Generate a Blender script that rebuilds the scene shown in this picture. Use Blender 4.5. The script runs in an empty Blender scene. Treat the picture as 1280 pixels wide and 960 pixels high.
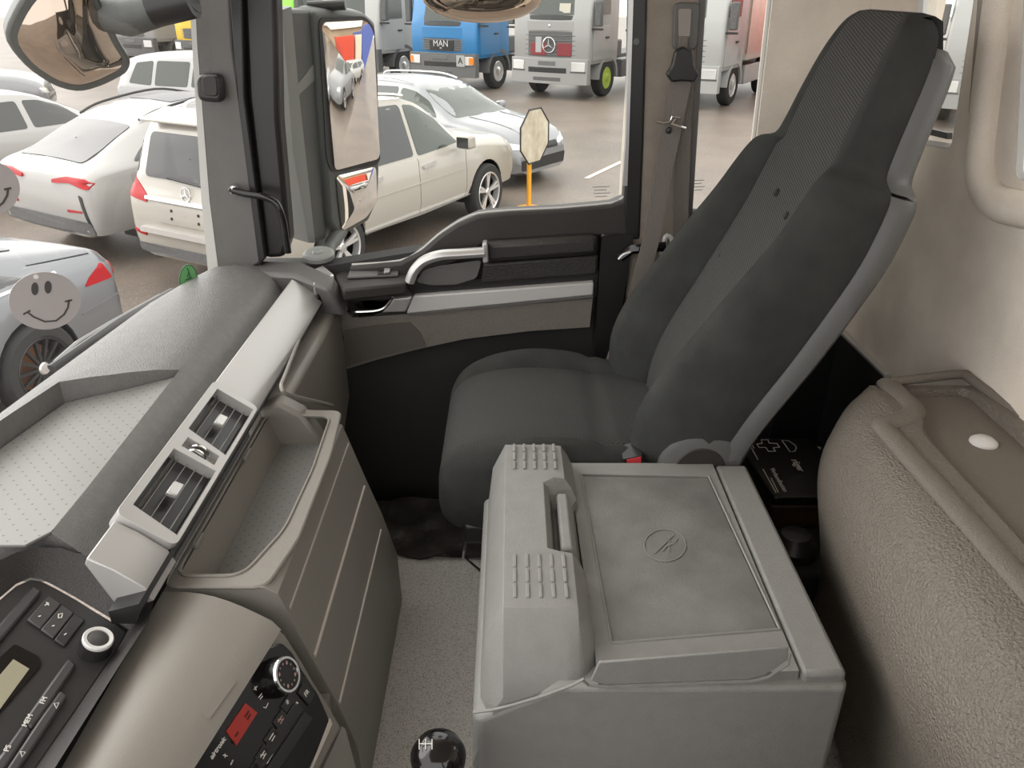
import bpy, bmesh, math, random
from mathutils import Vector, Matrix
from mathutils.bvhtree import BVHTree
random.seed(7)
PI = math.pi
S = bpy.context.scene
COL = S.collection
# ------------------------------------------------------------------ camera
F = 1000.0                       # focal length in pixels of the 1280x960 frame
PITCH = math.atan(.5)
CAM = Vector((0, 0, 2.6))
cd = bpy.data.cameras.new('camera'); cam = bpy.data.objects.new('camera', cd); COL.objects.link(cam)
cd.sensor_width = 36; cd.lens = 36*F/1280; cd.clip_start = .02; cd.clip_end = 300
cam.location = CAM; cam.rotation_euler = (PI/2-PITCH, 0, 0)
S.camera = cam
# ------------------------------------------------------------------ sky, exposure
w = bpy.data.worlds.new('world'); S.world = w; w.use_nodes = True
nt = w.node_tree; nt.nodes.clear()
wo = nt.nodes.new('ShaderNodeOutputWorld'); bg = nt.nodes.new('ShaderNodeBackground')
tc = nt.nodes.new('ShaderNodeTexCoord'); sx = nt.nodes.new('ShaderNodeSeparateXYZ'); mr = nt.nodes.new('ShaderNodeMapRange'); mx = nt.nodes.new('ShaderNodeMix')
mx.data_type = 'RGBA'; mx.inputs[6].default_value = (.88, .868, .852, 1); mx.inputs[7].default_value = (1.0, .975, .94, 1)
nt.links.new(tc.outputs['Generated'], sx.inputs[0]); nt.links.new(sx.outputs['Z'], mr.inputs[0]); mr.inputs[1].default_value = 0; mr.inputs[2].default_value = 1
nt.links.new(mr.outputs[0], mx.inputs[0]); nt.links.new(mx.outputs[2], bg.inputs[0]); nt.links.new(bg.outputs[0], wo.inputs[0])
bg.inputs[1].default_value = 1.0
S.view_settings.view_transform = 'Standard'; S.view_settings.look = 'None'; S.view_settings.gamma = 1
S.view_settings.exposure = 1.3
try: S.view_settings.use_curve_mapping = False
except Exception: pass
sun = bpy.data.lights.new('overcast_sun_offscreen', 'SUN'); sun.energy = .9; sun.angle = math.radians(60); sun.color = (1, .97, .92)
so = bpy.data.objects.new('overcast_sun_offscreen', sun); COL.objects.link(so); so.rotation_euler = (math.radians(57), 0, math.radians(-115))
ZG = -0.4                        # the yard outside lies 3 m below the lens

# ------------------------------------------------------------------ pixel -> point
cp, sp = math.cos(PITCH), math.sin(PITCH)
def ray(x, y):
    a = (x-640)/F; b = (y-480)/F
    return Vector((a, cp-b*sp, -sp-b*cp))
def U(x, y, X=None, Y=None, Z=None, pl=None):
    d = ray(x, y)
    if X is not None: t = (X-CAM.x)/d.x
    elif Y is not None: t = Y/d.y
    elif Z is not None: t = (Z-CAM.z)/d.z
    else: t = (pl[0]-CAM).dot(pl[1])/d.dot(pl[1])
    return CAM+d*t
def PXs(pts, **k): return [U(x, y, **k) for x, y in pts]
def plane3(a, b, c):
    n = (b-a).cross(c-a).normalized()
    if n.dot(CAM-a) < 0: n = -n
    return (a, n)

# ------------------------------------------------------------------ materials
MATS = {}
def mat(name, col, rough=.5, metal=0, bump=0, bscale=200, var=0, vscale=20, coat=0, spec=.5, dots=None, weave=None, speck=None, emit=0, col2=None, detail=4):
    m = bpy.data.materials.new(name); m.use_nodes = True
    t = m.node_tree; b = t.nodes['Principled BSDF']; N = t.nodes.new; Lk = t.links.new
    c = (*col, 1)
    b.inputs['Base Color'].default_value = c; b.inputs['Roughness'].default_value = rough; b.inputs['Metallic'].default_value = metal
    b.inputs['Coat Weight'].default_value = coat; b.inputs['Coat Roughness'].default_value = .05; b.inputs['Specular IOR Level'].default_value = spec
    tcn = N('ShaderNodeTexCoord'); oc = tcn.outputs['Object']
    cur = None
    if var or col2:
        no = N('ShaderNodeTexNoise'); no.inputs['Scale'].default_value = vscale; no.inputs['Detail'].default_value = detail; Lk(oc, no.inputs['Vector'])
        r = N('ShaderNodeValToRGB'); r.color_ramp.elements[0].position = .3; r.color_ramp.elements[1].position = .7
        c2 = col2 or tuple(x*(1-var) for x in col)
        r.color_ramp.elements[0].color = (*c2, 1); r.color_ramp.elements[1].color = (*[min(1, x*(1+var)) for x in col], 1)
        Lk(no.outputs[0], r.inputs[0]); cur = r.outputs[0]
    hb = None
    def mixc(fac, colr):
        nonlocal cur
        mi = N('ShaderNodeMix'); mi.data_type = 'RGBA'; Lk(fac, mi.inputs[0])
        if cur is None: mi.inputs[6].default_value = c
        else: Lk(cur, mi.inputs[6])
        mi.inputs[7].default_value = (*colr, 1); cur = mi.outputs[2]
    if speck:                       # fine light/dark grain: (scale, colour, amount)
        vo = N('ShaderNodeTexNoise'); vo.inputs['Scale'].default_value = speck[0]; vo.inputs['Detail'].default_value = 2; Lk(oc, vo.inputs['Vector'])
        r = N('ShaderNodeMapRange'); r.inputs[1].default_value = .5; r.inputs[2].default_value = .7; r.inputs[4].default_value = speck[2]; Lk(vo.outputs[0], r.inputs[0])
        mixc(r.outputs[0], speck[1])
    if dots:                        # regular dots: (period, radius, colour)
        mp = N('ShaderNodeMapping'); mp.inputs['Scale'].default_value = (1/dots[0],)*3; mp.inputs['Rotation'].default_value = (0, 0, PI/4); Lk(oc, mp.inputs[0])
        sep = N('ShaderNodeSeparateXYZ'); Lk(mp.outputs[0], sep.inputs[0]); cmb = N('ShaderNodeCombineXYZ')
        Lk(sep.outputs[0], cmb.inputs[0]); Lk(sep.outputs[1], cmb.inputs[1])
        vo = N('ShaderNodeTexVoronoi'); vo.inputs['Scale'].default_value = 1; vo.inputs['Randomness'].default_value = 0; Lk(cmb.outputs[0], vo.inputs['Vector'])
        lt = N('ShaderNodeMath'); lt.operation = 'LESS_THAN'; lt.inputs[1].default_value = dots[1]; Lk(vo.outputs['Distance'], lt.inputs[0])
        mixc(lt.outputs[0], dots[2]); hb = lt.outputs[0]
    if weave:                       # diagonal twill: (period, colour, rotation)
        mp = N('ShaderNodeMapping'); mp.inputs['Rotation'].default_value = weave[2]; Lk(oc, mp.inputs[0])
        wv = N('ShaderNodeTexWave'); wv.inputs['Scale'].default_value = .314/weave[0]; wv.inputs['Distortion'].default_value = .6; wv.inputs['Detail Scale'].default_value = 60; Lk(mp.outputs[0], wv.inputs['Vector'])
        r = N('ShaderNodeMapRange'); r.inputs[1].default_value = .35; r.inputs[2].default_value = .9; Lk(wv.outputs['Fac'], r.inputs[0])
        mixc(r.outputs[0], weave[1]); hb = wv.outputs['Fac']
    if cur is not None: Lk(cur, b.inputs['Base Color'])
    if bump:
        bp = N('ShaderNodeBump'); bp.inputs['Strength'].default_value = bump; bp.inputs['Distance'].default_value = .003
        if hb is None:
            no = N('ShaderNodeTexNoise'); no.inputs['Scale'].default_value = bscale; no.inputs['Detail'].default_value = 2; Lk(oc, no.inputs['Vector']); hb = no.outputs[0]
        Lk(hb, bp.inputs['Height']); Lk(bp.outputs[0], b.inputs['Normal'])
    if emit:
        b.inputs['Emission Color'].default_value = c; b.inputs['Emission Strength'].default_value = emit
    MATS[name] = m; return m
def glassmat(name, tint=(.96, .97, .96), k=.06):
    m = bpy.data.materials.new(name); m.use_nodes = True; t = m.node_tree; t.nodes.clear(); N = t.nodes.new
    o = N('ShaderNodeOutputMaterial'); tr = N('ShaderNodeBsdfTransparent'); gl = N('ShaderNodeBsdfGlossy'); mi = N('ShaderNodeMixShader'); lw = N('ShaderNodeLayerWeight'); mu = N('ShaderNodeMath')
    tr.inputs[0].default_value = (*tint, 1); gl.inputs['Roughness'].default_value = .02; lw.inputs[0].default_value = .25; mu.operation = 'MULTIPLY'; mu.inputs[1].default_value = k*5
    t.links.new(lw.outputs['Fresnel'], mu.inputs[0]); t.links.new(mu.outputs[0], mi.inputs[0]); t.links.new(tr.outputs[0], mi.inputs[1]); t.links.new(gl.outputs[0], mi.inputs[2]); t.links.new(mi.outputs[0], o.inputs[0])
    MATS[name] = m; return m
mat('dash_top', (.17, .165, .16), .27, bump=.5, bscale=420, var=.06, vscale=60)
mat('dash_mat', (.22, .214, .205), .42, bump=.15, dots=(.0165, .1, (.09, .085, .08)))
mat('tray_mat', (.22, .214, .205), .42, bump=.15, dots=(.0155, .09, (.09, .085, .08)))
mat('dash_low', (.24, .222, .196), .42, bump=.25, bscale=600)
mat('dash_lid', (.24, .222, .196), .36, bump=.1, bscale=600)
mat('stack', (.24, .222, .196), .42, bump=.3, bscale=500)
mat('pale_beige', (.55, .5, .45), .4)
mat('silver', (.62, .61, .6), .3, .55)
mat('silver_light', (.52, .507, .493), .32, .3)
mat('chrome', (.85, .85, .85), .08, 1)
mat('black', (.02, .019, .019), .35)
mat('black_matte', (.03, .029, .028), .75, bump=.3, bscale=300)
mat('black_gloss', (.008, .007, .007), .12, spec=.6)
mat('vent_slat', (.3, .29, .28), .35)
mat('radio_black', (.03, .029, .029), .35, bump=.1, bscale=700)
mat('radio_key', (.06, .058, .058), .35)
mat('radio_lcd', (.33, .31, .22), .25)
mat('marking', (.75, .72, .68), .5)
mat('marking_red', (.5, .3, .27), .5)
mat('lcd_red', (.42, .035, .025), .3)
mat('lcd_dark', (.05, .005, .004), .4)
mat('housing', (.032, .029, .028), .55, bump=.5, bscale=500, speck=(900, (.12, .11, .105), .5))
mat('door_dark', (.032, .028, .025), .5, bump=.3, bscale=400)
mat('door_pad', (.03, .027, .024), .38, bump=.6, bscale=320)
mat('door_insert', (.2, .177, .155), .7, bump=.5, bscale=500, var=.1, vscale=300)
mat('door_speaker', (.16, .142, .125), .7, bump=.9, bscale=900, speck=(900, (.1, .088, .077), .7))
mat('door_strip', (.6, .585, .57), .4, .1)
mat('pillar_grey', (.13, .125, .12), .5, bump=.25, bscale=500, var=.05)
mat('pillar_beige', (.29, .25, .21), .8, bump=.4, bscale=400, var=.08, vscale=30)
mat('felt', (.78, .705, .615), .95, bump=.5, bscale=500, var=.1, vscale=9, speck=(700, (.55, .48, .41), .35))
mat('felt_trim', (.33, .3, .27), .9, bump=.4, bscale=500)
mat('rubber_light', (.55, .54, .52), .5)
mat('belt', (.2, .175, .155), .65, bump=.4, weave=(.003, (.15, .13, .115), (0, 0, .4)))
mat('velour', (.042, .043, .041), .95, bump=.35, bscale=500, var=.2, vscale=14, spec=.25)
mat('weave', (.04, .041, .04), .9, bump=.5, weave=(.0042, (.1, .101, .097), (.0, .9, .75)), spec=.25)
mat('weave_back', (.042, .042, .04), .9, bump=.5, weave=(.004, (.098, .097, .092), (.3, .5, .35)), spec=.25)
mat('shell', (.115, .115, .113), .45, bump=.2, bscale=500)
mat('box', (.25, .247, .236), .45, bump=.35, bscale=700, var=.05, vscale=40, speck=(1500, (.33, .325, .31), .5))
mat('box_lid', (.175, .172, .164), .42, bump=.3, bscale=500, var=.28, vscale=9)
mat('carpet', (.58, .557, .512), .85, bump=.9, bscale=380, speck=(420, (.22, .205, .18), .9))
mat('footwell', (.035, .033, .031), .8, bump=.5, bscale=150)
mat('dirty_mat', (.05, .043, .036), .3, bump=.5, bscale=60, col2=(.008, .0075, .007), vscale=22)
mat('shelf', (.19, .168, .142), .36, bump=1.6, bscale=260, speck=(380, (.22, .196, .167), .5), detail=2)
mat('shelf_top', (.19, .168, .142), .6, bump=.9, bscale=420, speck=(520, (.22, .196, .167), .5))
mat('white_plastic', (.7, .69, .67), .4)
mat('red_plastic', (.6, .05, .06), .35)
mat('orange_plastic', (.75, .33, .06), .45)
mat('kit_black', (.008, .0075, .007), .3, bump=.1, bscale=200)
mat('kit_side', (.05, .022, .01), .5, var=.4, vscale=30)
mat('paper', (.5, .47, .4), .8)
mat('smiley', (.36, .33, .325), .6)
mat('smiley_ink', (.05, .045, .045), .6)
mat('sticker_green', (.12, .34, .13), .45)
mat('sticker_dark', (.02, .09, .03), .5)
mat('sticker_white', (.62, .58, .45), .5)
mat('mirror_housing', (.1, .104, .1), .5, bump=.2, bscale=300, var=.08)
mat('mirror_housing_light', (.24, .245, .235), .45)
mat('mirror', (.82, .8, .78), .02, 1)
mat('mirror_brown', (.5, .41, .34), .03, 1)
# outside
mat('asphalt', (.195, .155, .125), .42, bump=.8, bscale=60, col2=(.12, .098, .08), vscale=.8, speck=(45, (.29, .25, .22), .6), detail=8)
mat('paint_line', (.7, .62, .52), .7)
mat('white_paint', (.4, .393, .38), .3, coat=.6)
mat('cream_paint', (.41, .382, .336), .3, coat=.6)
mat('grey_paint', (.2, .208, .22), .28, .45, coat=.7)
mat('silver_paint', (.25, .255, .265), .3, .4, coat=.7)
mat('light_grey_paint', (.36, .36, .36), .3, .2, coat=.5)
mat('blue_paint', (.02, .18, .42), .35, coat=.4)
mat('green_paint', (.24, .72, .04), .4, coat=.3)
mat('truck_silver', (.31, .307, .302), .35, coat=.3)
mat('truck_white', (.38, .38, .372), .35, coat=.3)
mat('truck_grey', (.13, .13, .13), .55, var=.1)
mat('truck_dark', (.1, .1, .1), .6, var=.2)
mat('maroon', (.22, .03, .035), .4)
mat('cargo_pink', (.66, .5, .43), .6, var=.08, vscale=3)
mat('cargo_red', (.7, .06, .06), .5)
mat('yellow_paint', (.75, .5, .04), .4)
mat('tyre', (.03, .029, .028), .8, bump=.4, bscale=90)
mat('alloy', (.72, .71, .7), .25, .7)
mat('alloy_dark', (.04, .04, .04), .3, .4)
mat('brake', (.35, .16, .08), .5, .3)
mat('rim_green', (.45, .62, .06), .5)
mat('car_glass', (.05, .053, .053), .06, spec=.6)
mat('car_glass_green', (.05, .062, .05), .06, spec=.6)
mat('car_glass_grey', (.06, .06, .063), .3, spec=.5)
mat('truck_glass', (.07, .078, .07), .07, spec=.6)
mat('red_lens', (.42, .008, .014), .3, spec=.3)
mat('amber_lens', (.9, .25, .03), .15, coat=.6)
mat('lamp_glass', (.75, .75, .74), .1, .3, coat=.6)
mat('trim_black', (.02, .02, .02), .5)
mat('trim_chrome', (.7, .7, .7), .15, .9)
mat('sign_plate', (.66, .6, .48), .7, col2=(.45, .38, .27), vscale=6)
mat('sign_orange', (.8, .38, .03), .5)
mat('container_red', (.62, .07, .03), .6)
mat('container_blue', (.1, .14, .42), .6)
mat('container_cream', (.7, .62, .5), .7)
mat('warehouse', (.4, .3, .2), .8, var=.2, vscale=.6)
glassmat('window_glass', k=.025); glassmat('screen_glass', (.97, .975, .97), .012)

# ------------------------------------------------------------------ mesh helpers
def rot_to(n):
    return n.to_track_quat('Z', 'Y').to_matrix()
class MB:
    def __init__(s): s.v = []; s.f = []
    def add(s, vs, fs):
        o = len(s.v); s.v += [Vector(p) for p in vs]; s.f += [[i+o for i in f] for f in fs]; return s
    def box(s, a, b):
        x0, y0, z0 = a; x1, y1, z1 = b
        return s.add([(x0, y0, z0), (x1, y0, z0), (x1, y1, z0), (x0, y1, z0), (x0, y0, z1), (x1, y0, z1), (x1, y1, z1), (x0, y1, z1)],
                     [(0, 3, 2, 1), (4, 5, 6, 7), (0, 1, 5, 4), (1, 2, 6, 5), (2, 3, 7, 6), (3, 0, 4, 7)])
    def prism(s, poly, vec):
        n = len(poly); vec = Vector(vec); poly = [Vector(p) for p in poly]
        return s.add(poly+[p+vec for p in poly], [list(range(n-1, -1, -1)), list(range(n, 2*n))]+[(i, (i+1) % n, n+(i+1) % n, n+i) for i in range(n)])
    def loft(s, rings, closed=True, caps=True):
        n = len(rings[0]); vs = [p for r in rings for p in r]; fs = []
        m = n if closed else n-1
        for k in range(len(rings)-1):
            for i in range(m): j = (i+1) % n; fs.append((k*n+i, k*n+j, (k+1)*n+j, (k+1)*n+i))
        if caps and closed: fs.append(list(range(n-1, -1, -1))); fs.append([(len(rings)-1)*n+i for i in range(n)])
        return s.add(vs, fs)
    def tube(s, path, r, seg=10, flat=1.0, up=None):
        path = [Vector(p) for p in path]; rings = []
        rs = r if isinstance(r, (list, tuple)) else [r]*len(path)
        u = Vector(up) if up else None
        for i, p in enumerate(path):
            t = (path[min(i+1, len(path)-1)]-path[max(i-1, 0)]).normalized()
            if u is None: u = t.orthogonal()
            a = (u-t*u.dot(t)).normalized(); b = t.cross(a); u = a
            rings.append([p+a*math.cos(2*PI*k/seg)*rs[i]*flat+b*math.sin(2*PI*k/seg)*rs[i] for k in range(seg)])
        return s.loft(rings)
    def lathe(s, prof, o, axis, seg=20, caps=True):
        R = rot_to(Vector(axis)); o = Vector(o); rings = []
        for r, h in prof: rings.append([o+R @ Vector((r*math.cos(2*PI*k/seg), r*math.sin(2*PI*k/seg), h)) for k in range(seg)])
        return s.loft(rings, caps=caps)
def rounded(poly, r, k=4):
    poly = [Vector(p) for p in poly]; out = []; n = len(poly)
    for i, p in enumerate(poly):
        a = poly[i-1]-p; b = poly[(i+1) % n]-p
        ri = min(r, a.length*.45, b.length*.45)
        A = p+a.normalized()*ri; B = p+b.normalized()*ri
        for j in range(k+1):
            t = j/k; out.append(A*(1-t)**2+p*2*t*(1-t)+B*t*t)
    return out
def smoothpath(pts, k=6):
    pts = [Vector(p) for p in pts]; out = []
    for i in range(len(pts)-1):
        p0 = pts[max(i-1, 0)]; p1 = pts[i]; p2 = pts[i+1]; p3 = pts[min(i+2, len(pts)-1)]
        for j in range(k):
            t = j/k
            out.append(.5*((2*p1)+(p2-p0)*t+(2*p0-5*p1+4*p2-p3)*t*t+(3*p1-p0-3*p2+p3)*t**3))
    out.append(pts[-1]); return out
ORG = {}
def link(o, parent):
    COL.objects.link(o)
    if parent is not None: o.parent = parent
def thing(name, label, cat, loc=(0, 0, 0), rz=0, group=None, kind=None, local=False):
    o = bpy.data.objects.new(name, None); COL.objects.link(o); o.empty_display_size = .05
    o.location = loc; o.rotation_euler = (0, 0, rz)
    tag(o, label, cat, group, kind); ORG[o] = Vector((0, 0, 0)) if local else Vector(loc)
    return o
def tag(o, label, cat=None, group=None, kind=None):
    o['label'] = label
    if cat: o['category'] = cat
    if group: o['group'] = group
    if kind: o['kind'] = kind
    return o
def build(mb, name, m, parent=None, bevel=0, seg=2, angle=38, label=None, org=None, sub=0):
    me = bpy.data.meshes.new(name)
    off = ORG[parent] if parent is not None else (Vector(org) if org is not None else None)
    if off is None:
        lo = Vector([min(v[i] for v in mb.v) for i in range(3)]); hi = Vector([max(v[i] for v in mb.v) for i in range(3)])
        off = Vector(((lo.x+hi.x)/2, (lo.y+hi.y)/2, lo.z))
    me.from_pydata([v-off for v in mb.v], [], mb.f)
    bm = bmesh.new(); bm.from_mesh(me); bmesh.ops.recalc_face_normals(bm, faces=bm.faces)
    for f in bm.faces: f.smooth = True
    bm.to_mesh(me); bm.free()
    me.set_sharp_from_angle(angle=math.radians(angle))
    me.materials.append(MATS[m] if isinstance(m, str) else m)
    o = bpy.data.objects.new(name, me); link(o, parent)
    if parent is None: o.location = off
    ORG[o] = off
    if bevel:
        b = o.modifiers.new('bevel', 'BEVEL'); b.width = bevel; b.segments = seg; b.limit_method = 'ANGLE'; b.angle_limit = math.radians(35); b.harden_normals = False
    if sub:
        q = o.modifiers.new('sub', 'SUBSURF'); q.levels = sub; q.render_levels = sub
    if label: o['label'] = label
    return o
def cut(o, *cutters):
    """subtract prisms (MB, world space) from o and drop the cutters"""
    for mb in cutters:
        me = bpy.data.meshes.new('cutter'); off = ORG[o]
        me.from_pydata([v-off for v in mb.v], [], mb.f)
        bm = bmesh.new(); bm.from_mesh(me); bmesh.ops.recalc_face_normals(bm, faces=bm.faces); bm.to_mesh(me); bm.free()
        c = bpy.data.objects.new('cutter', me); COL.objects.link(c)
        if o.parent is not None: c.parent = o.parent
        else: c.location = o.location
        md = o.modifiers.new('cut', 'BOOLEAN'); md.object = c; md.operation = 'DIFFERENCE'; md.solver = 'EXACT'
        others = [x for x in o.modifiers if x.type != 'BOOLEAN']
        st = [x.show_viewport for x in others]
        for x in others: x.show_viewport = False
        bpy.context.view_layer.update()
        dg = bpy.context.evaluated_depsgraph_get()
        new = bpy.data.meshes.new_from_object(o.evaluated_get(dg))
        old = o.data; o.modifiers.remove(md); o.data = new; bpy.data.meshes.remove(old)
        for x, q in zip(others, st): x.show_viewport = q
        bpy.data.objects.remove(c); bpy.data.meshes.remove(me)
        for p in new.polygons: p.use_smooth = True
        new.set_sharp_from_angle(angle=math.radians(38))
    return o
def nrm(k):
    if 'X' in k: return Vector((-1 if k['X'] > 0 else 1, 0, 0))
    if 'Y' in k: return Vector((0, -1, 0))
    if 'Z' in k: return Vector((0, 0, 1))
    return k['pl'][1]
def plate(name, px, m, parent=None, d0=0, d1=.01, r=0, bevel=0, label=None, **k):
    """outline seen in the photograph, on its own real plane, from depth -d0 .. to height d1 along the plane's normal"""
    n = nrm(k); poly = PXs(px, **k)
    if r: poly = rounded(poly, r)
    return build(MB().prism([p-n*d0 for p in poly], n*(d0+d1)), name, m, parent, bevel, label=label)
def strokes(name, paths, m, parent, wd, d, k, off=.0):
    """thin raised bars along pixel paths on a plane, one part per path"""
    n = nrm(k); o = None
    for pth in paths:
        mb = MB(); P = PXs(pth, **k); C_ = (P[0]-P[-1]).length < 1e-6
        L_ = []; R_ = []
        for i, p in enumerate(P):
            if C_: t = P[(i+1) % (len(P)-1)]-P[(i-1) % (len(P)-1)]
            else: t = P[min(i+1, len(P)-1)]-P[max(i-1, 0)]
            if t.length < 1e-9: t = P[min(i+1, len(P)-1)]-p
            s_ = t.normalized().cross(n)*wd/2; L_.append(p-s_+n*off); R_.append(p+s_+n*off)
        mb.loft([[a, b, b+n*d, a+n*d] for a, b in zip(L_, R_)]); o = build(mb, name, m, parent)
    return o
def text(name, s, size, o, xdir, n, m, parent, ext=.0006, align='CENTER', shear=0):
    cu = bpy.data.curves.new(name, 'FONT'); cu.body = s; cu.size = size; cu.extrude = ext; cu.align_x = align; cu.align_y = 'CENTER'; cu.shear = shear
    cu.resolution_u = 3
    t = bpy.data.objects.new(name, cu); COL.objects.link(t); bpy.context.view_layer.update()
    me = bpy.data.meshes.new_from_object(t.evaluated_get(bpy.context.evaluated_depsgraph_get()))
    bpy.data.objects.remove(t); bpy.data.curves.remove(cu)
    xd = Vector(xdir).normalized(); n = Vector(n).normalized(); yd = n.cross(xd)
    M = Matrix((xd, yd, n)).transposed()
    mb = MB(); mb.add([Vector(o)+M @ v.co for v in me.vertices], [list(p.vertices) for p in me.polygons]); bpy.data.meshes.remove(me)
    return build(mb, name, m, parent)
def arc(cx, cy, rx, ry, a0, a1, n=16):
    return [(cx+rx*math.cos(math.radians(a0+(a1-a0)*i/n)), cy+ry*math.sin(math.radians(a0+(a1-a0)*i/n))) for i in range(n+1)]
def copy_tree(o, parent=None):
    c = o.copy(); COL.objects.link(c); c.parent = parent
    for ch in o.children: copy_tree(ch, c)
    return c
# ================================================================== the yard's ground
g = build(MB().box((-70, -8, ZG-.3), (70, 90, ZG)), 'ground', 'asphalt'); tag(g, 'wet brown grey asphalt yard outside the cab', 'ground', kind='structure')
a, b = U(733, 223, Z=ZG+.004), U(777, 202, Z=ZG+.004); s_ = Vector((.04, -.02, 0))
ln = build(MB().prism([a-s_, a+s_, b+s_, b-s_], (0, 0, .004)), 'painted_line', 'paint_line'); tag(ln, 'short pale painted line on the asphalt', 'road marking', kind='structure')

# ================================================================== cab floor
mb = MB().prism([(-.62, .25, 1.1), (.83, .25, 1.1), (.83, 1.285, 1.1), (-.03, 1.285, 1.1), (-.06, 1.49, 1.1), (-.62, 1.49, 1.1)], (0, 0, .32))
fl = build(mb, 'floor', 'carpet', bevel=.012); tag(fl, 'pale grey grained vinyl covering over the engine tunnel', 'floor', kind='structure')
fw = build(MB().box((-.75, 1.28, 1.1), (.83, 1.97, 1.16)), 'floor_footwell', 'footwell'); tag(fw, 'black floor of the passenger footwell', 'floor', kind='structure')
build(MB().box((-.75, 1.34, 1.16), (-.56, 1.92, 1.72)), 'footwell_panel', 'footwell', fw)
build(MB().box((-.5, 1.492, 1.16), (-.03, 1.78, 1.37)), 'footwell_step', 'footwell', fw, bevel=.02)

# ================================================================== rear wall
wr = build(MB().box((.83, .2, 1.1), (.87, 2.02, 2.98)), 'wall_rear', 'felt'); tag(wr, 'beige felt lined rear wall of the cab with windows', 'wall', kind='structure')
def cutter(px, d, r, **k):
    n = nrm(k); return MB().prism([p+n*d for p in rounded(PXs(px, **k), r)], n*(-2*d))
WIN1 = [(1152, -60), (1228, -60), (1190, 188), (1132, 178)]
WIN2 = [(1282, -60), (1420, -60), (1420, 232), (1268, 226)]
cut(wr, cutter(WIN1, .15, .03, X=.83), cutter(WIN2, .15, .03, X=.83))
# rounded corner between the two walls
rg = []
for z in (1.1, 2.75):
    rg.append([Vector((.83, 1.97, z))]+[Vector((.83-.12+.12*math.sin(t*PI/16), 1.97-.12+.12*math.cos(t*PI/16), z)) for t in range(9)])
build(MB().loft(rg), 'corner_lining', 'felt', wr)
tag(build(MB().box((.69, 1.845, 1.1), (.829, 1.939, 1.822)), 'trim_3', 'black'), 'black corner trim low behind the passenger seat', 'trim', kind='structure')
plate('lower_trim', [(1045, 405), (1113, 471), (1096, 560), (985, 600), (975, 440)], 'black', wr, 0, .012, X=.828, bevel=.003, label='black lower wall trim behind the seat')
strokes('trim_edge', [[(1045, 404), (1113, 470)]], 'silver', wr, .006, .014, dict(X=.828))
build(MB().tube(smoothpath(PXs([(1262, -70), (1245, 60), (1234, 150), (1229, 212), (1243, 248), (1272, 260), (1330, 268)], X=.828), 5), .03, 12), 'window_bead', 'felt', wr)
build(MB().tube(PXs([(1238, -70), (1232, 20), (1222, 140), (1221, 147)], X=.822), [.014, .014, .014, .006], 10), 'cable_cover', 'felt_trim', wr)
def pane(name, px, label, m='window_glass', d=.02, frame=.006, fm='rubber_light', **k):
    n = nrm(k); o = build(MB().prism([p-n*d for p in rounded(PXs(px, **k), .02)], n*-.004), name, m); tag(o, label, 'window', kind='structure')
    P = rounded(PXs(px, **k), .02); P.append(P[0]); P.append(P[1])
    build(MB().tube([p-n*(d*.5) for p in P], frame, 6), 'window_frame', fm, o)
    return o
pane('window_1', WIN1, 'rear wall window half hidden behind the seat headrest', X=.83, frame=.011)
pane('window_2', WIN2, 'rear wall window with a deep rounded felt surround', X=.83, frame=.01)
build(MB().prism(PXs([(1139, 156), (1184, 166), (1184, 174), (1137, 163)], X=.835), (.01, 0, 0)), 'window_seal', 'trim_black', wr)

# ================================================================== right side wall behind the door
ws = build(MB().box((.265, 1.94, 1.1), (.95, 1.985, 2.98)), 'wall_right', 'felt'); tag(ws, 'beige lined side wall with a window behind the door', 'wall', kind='structure')
plate('lower_side_trim', [(760, 470), (1000, 380), (1060, 400), (1060, 640), (800, 640)], 'black', ws, .0, .01, Y=1.935)
SW = [(882, -80), (975, -80), (935, 268), (862, 268)]
cut(ws, cutter(SW, .15, .025, Y=1.94))
w3 = pane('window_3', SW, 'narrow side window between door pillar and rear corner', Y=1.945, frame=.008)
strokes('glass_stamp', [[(864, 226), (880, 225)], [(865, 230), (877, 229)], [(864, 234), (881, 233)], [(866, 238), (878, 237)]], 'trim_black', w3, .0012, .0004, dict(Y=1.963))
build(MB().prism(PXs([(860, 262), (940, 258), (925, 290), (860, 292)], Y=1.93), (0, .02, 0)), 'window_ledge', 'rubber_light', ws, bevel=.006)
tp = thing('trim_2', 'brown grey door pillar lining carrying the belt height adjuster', 'pillar', (.35, 1.9, 1.2), kind='structure')
plate('pillar_panel', [(800, -80), (886, -80), (861, 300), (858, 420), (800, 470), (770, 470), (790, 300)], 'pillar_beige', tp, .04, 0, Y=1.905, bevel=.008)
plate('pillar_edge', [(878, -80), (887, -80), (863, 300), (858, 300)], 'pillar_grey', tp, .02, .004, Y=1.905)
plate('adjuster_cover', [(842, 3), (875, 3), (870, 62), (840, 62)], 'pillar_grey', tp, .002, .008, r=.012, Y=1.9, bevel=.003)
plate('adjuster_slot', [(848, 11), (864, 11), (862, 46), (848, 46)], 'felt_trim', tp, 0, .002, r=.005, Y=1.89)
plate('adjuster_button', [(848, 45), (860, 45), (859, 60), (847, 60)], 'belt', tp, 0, .006, Y=1.89, bevel=.002)
build(MB().tube(smoothpath(PXs([(825, 316), (838, 318), (840, 300), (832, 296), (829, 322)], Y=1.88), 4), .006, 8), 'belt_guide', 'white_plastic', tp)
build(MB().tube(PXs([(775, 322), (790, 312), (832, 308)], Y=1.87), .012, 8), 'grab_bar', 'black_gloss', tp)

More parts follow.
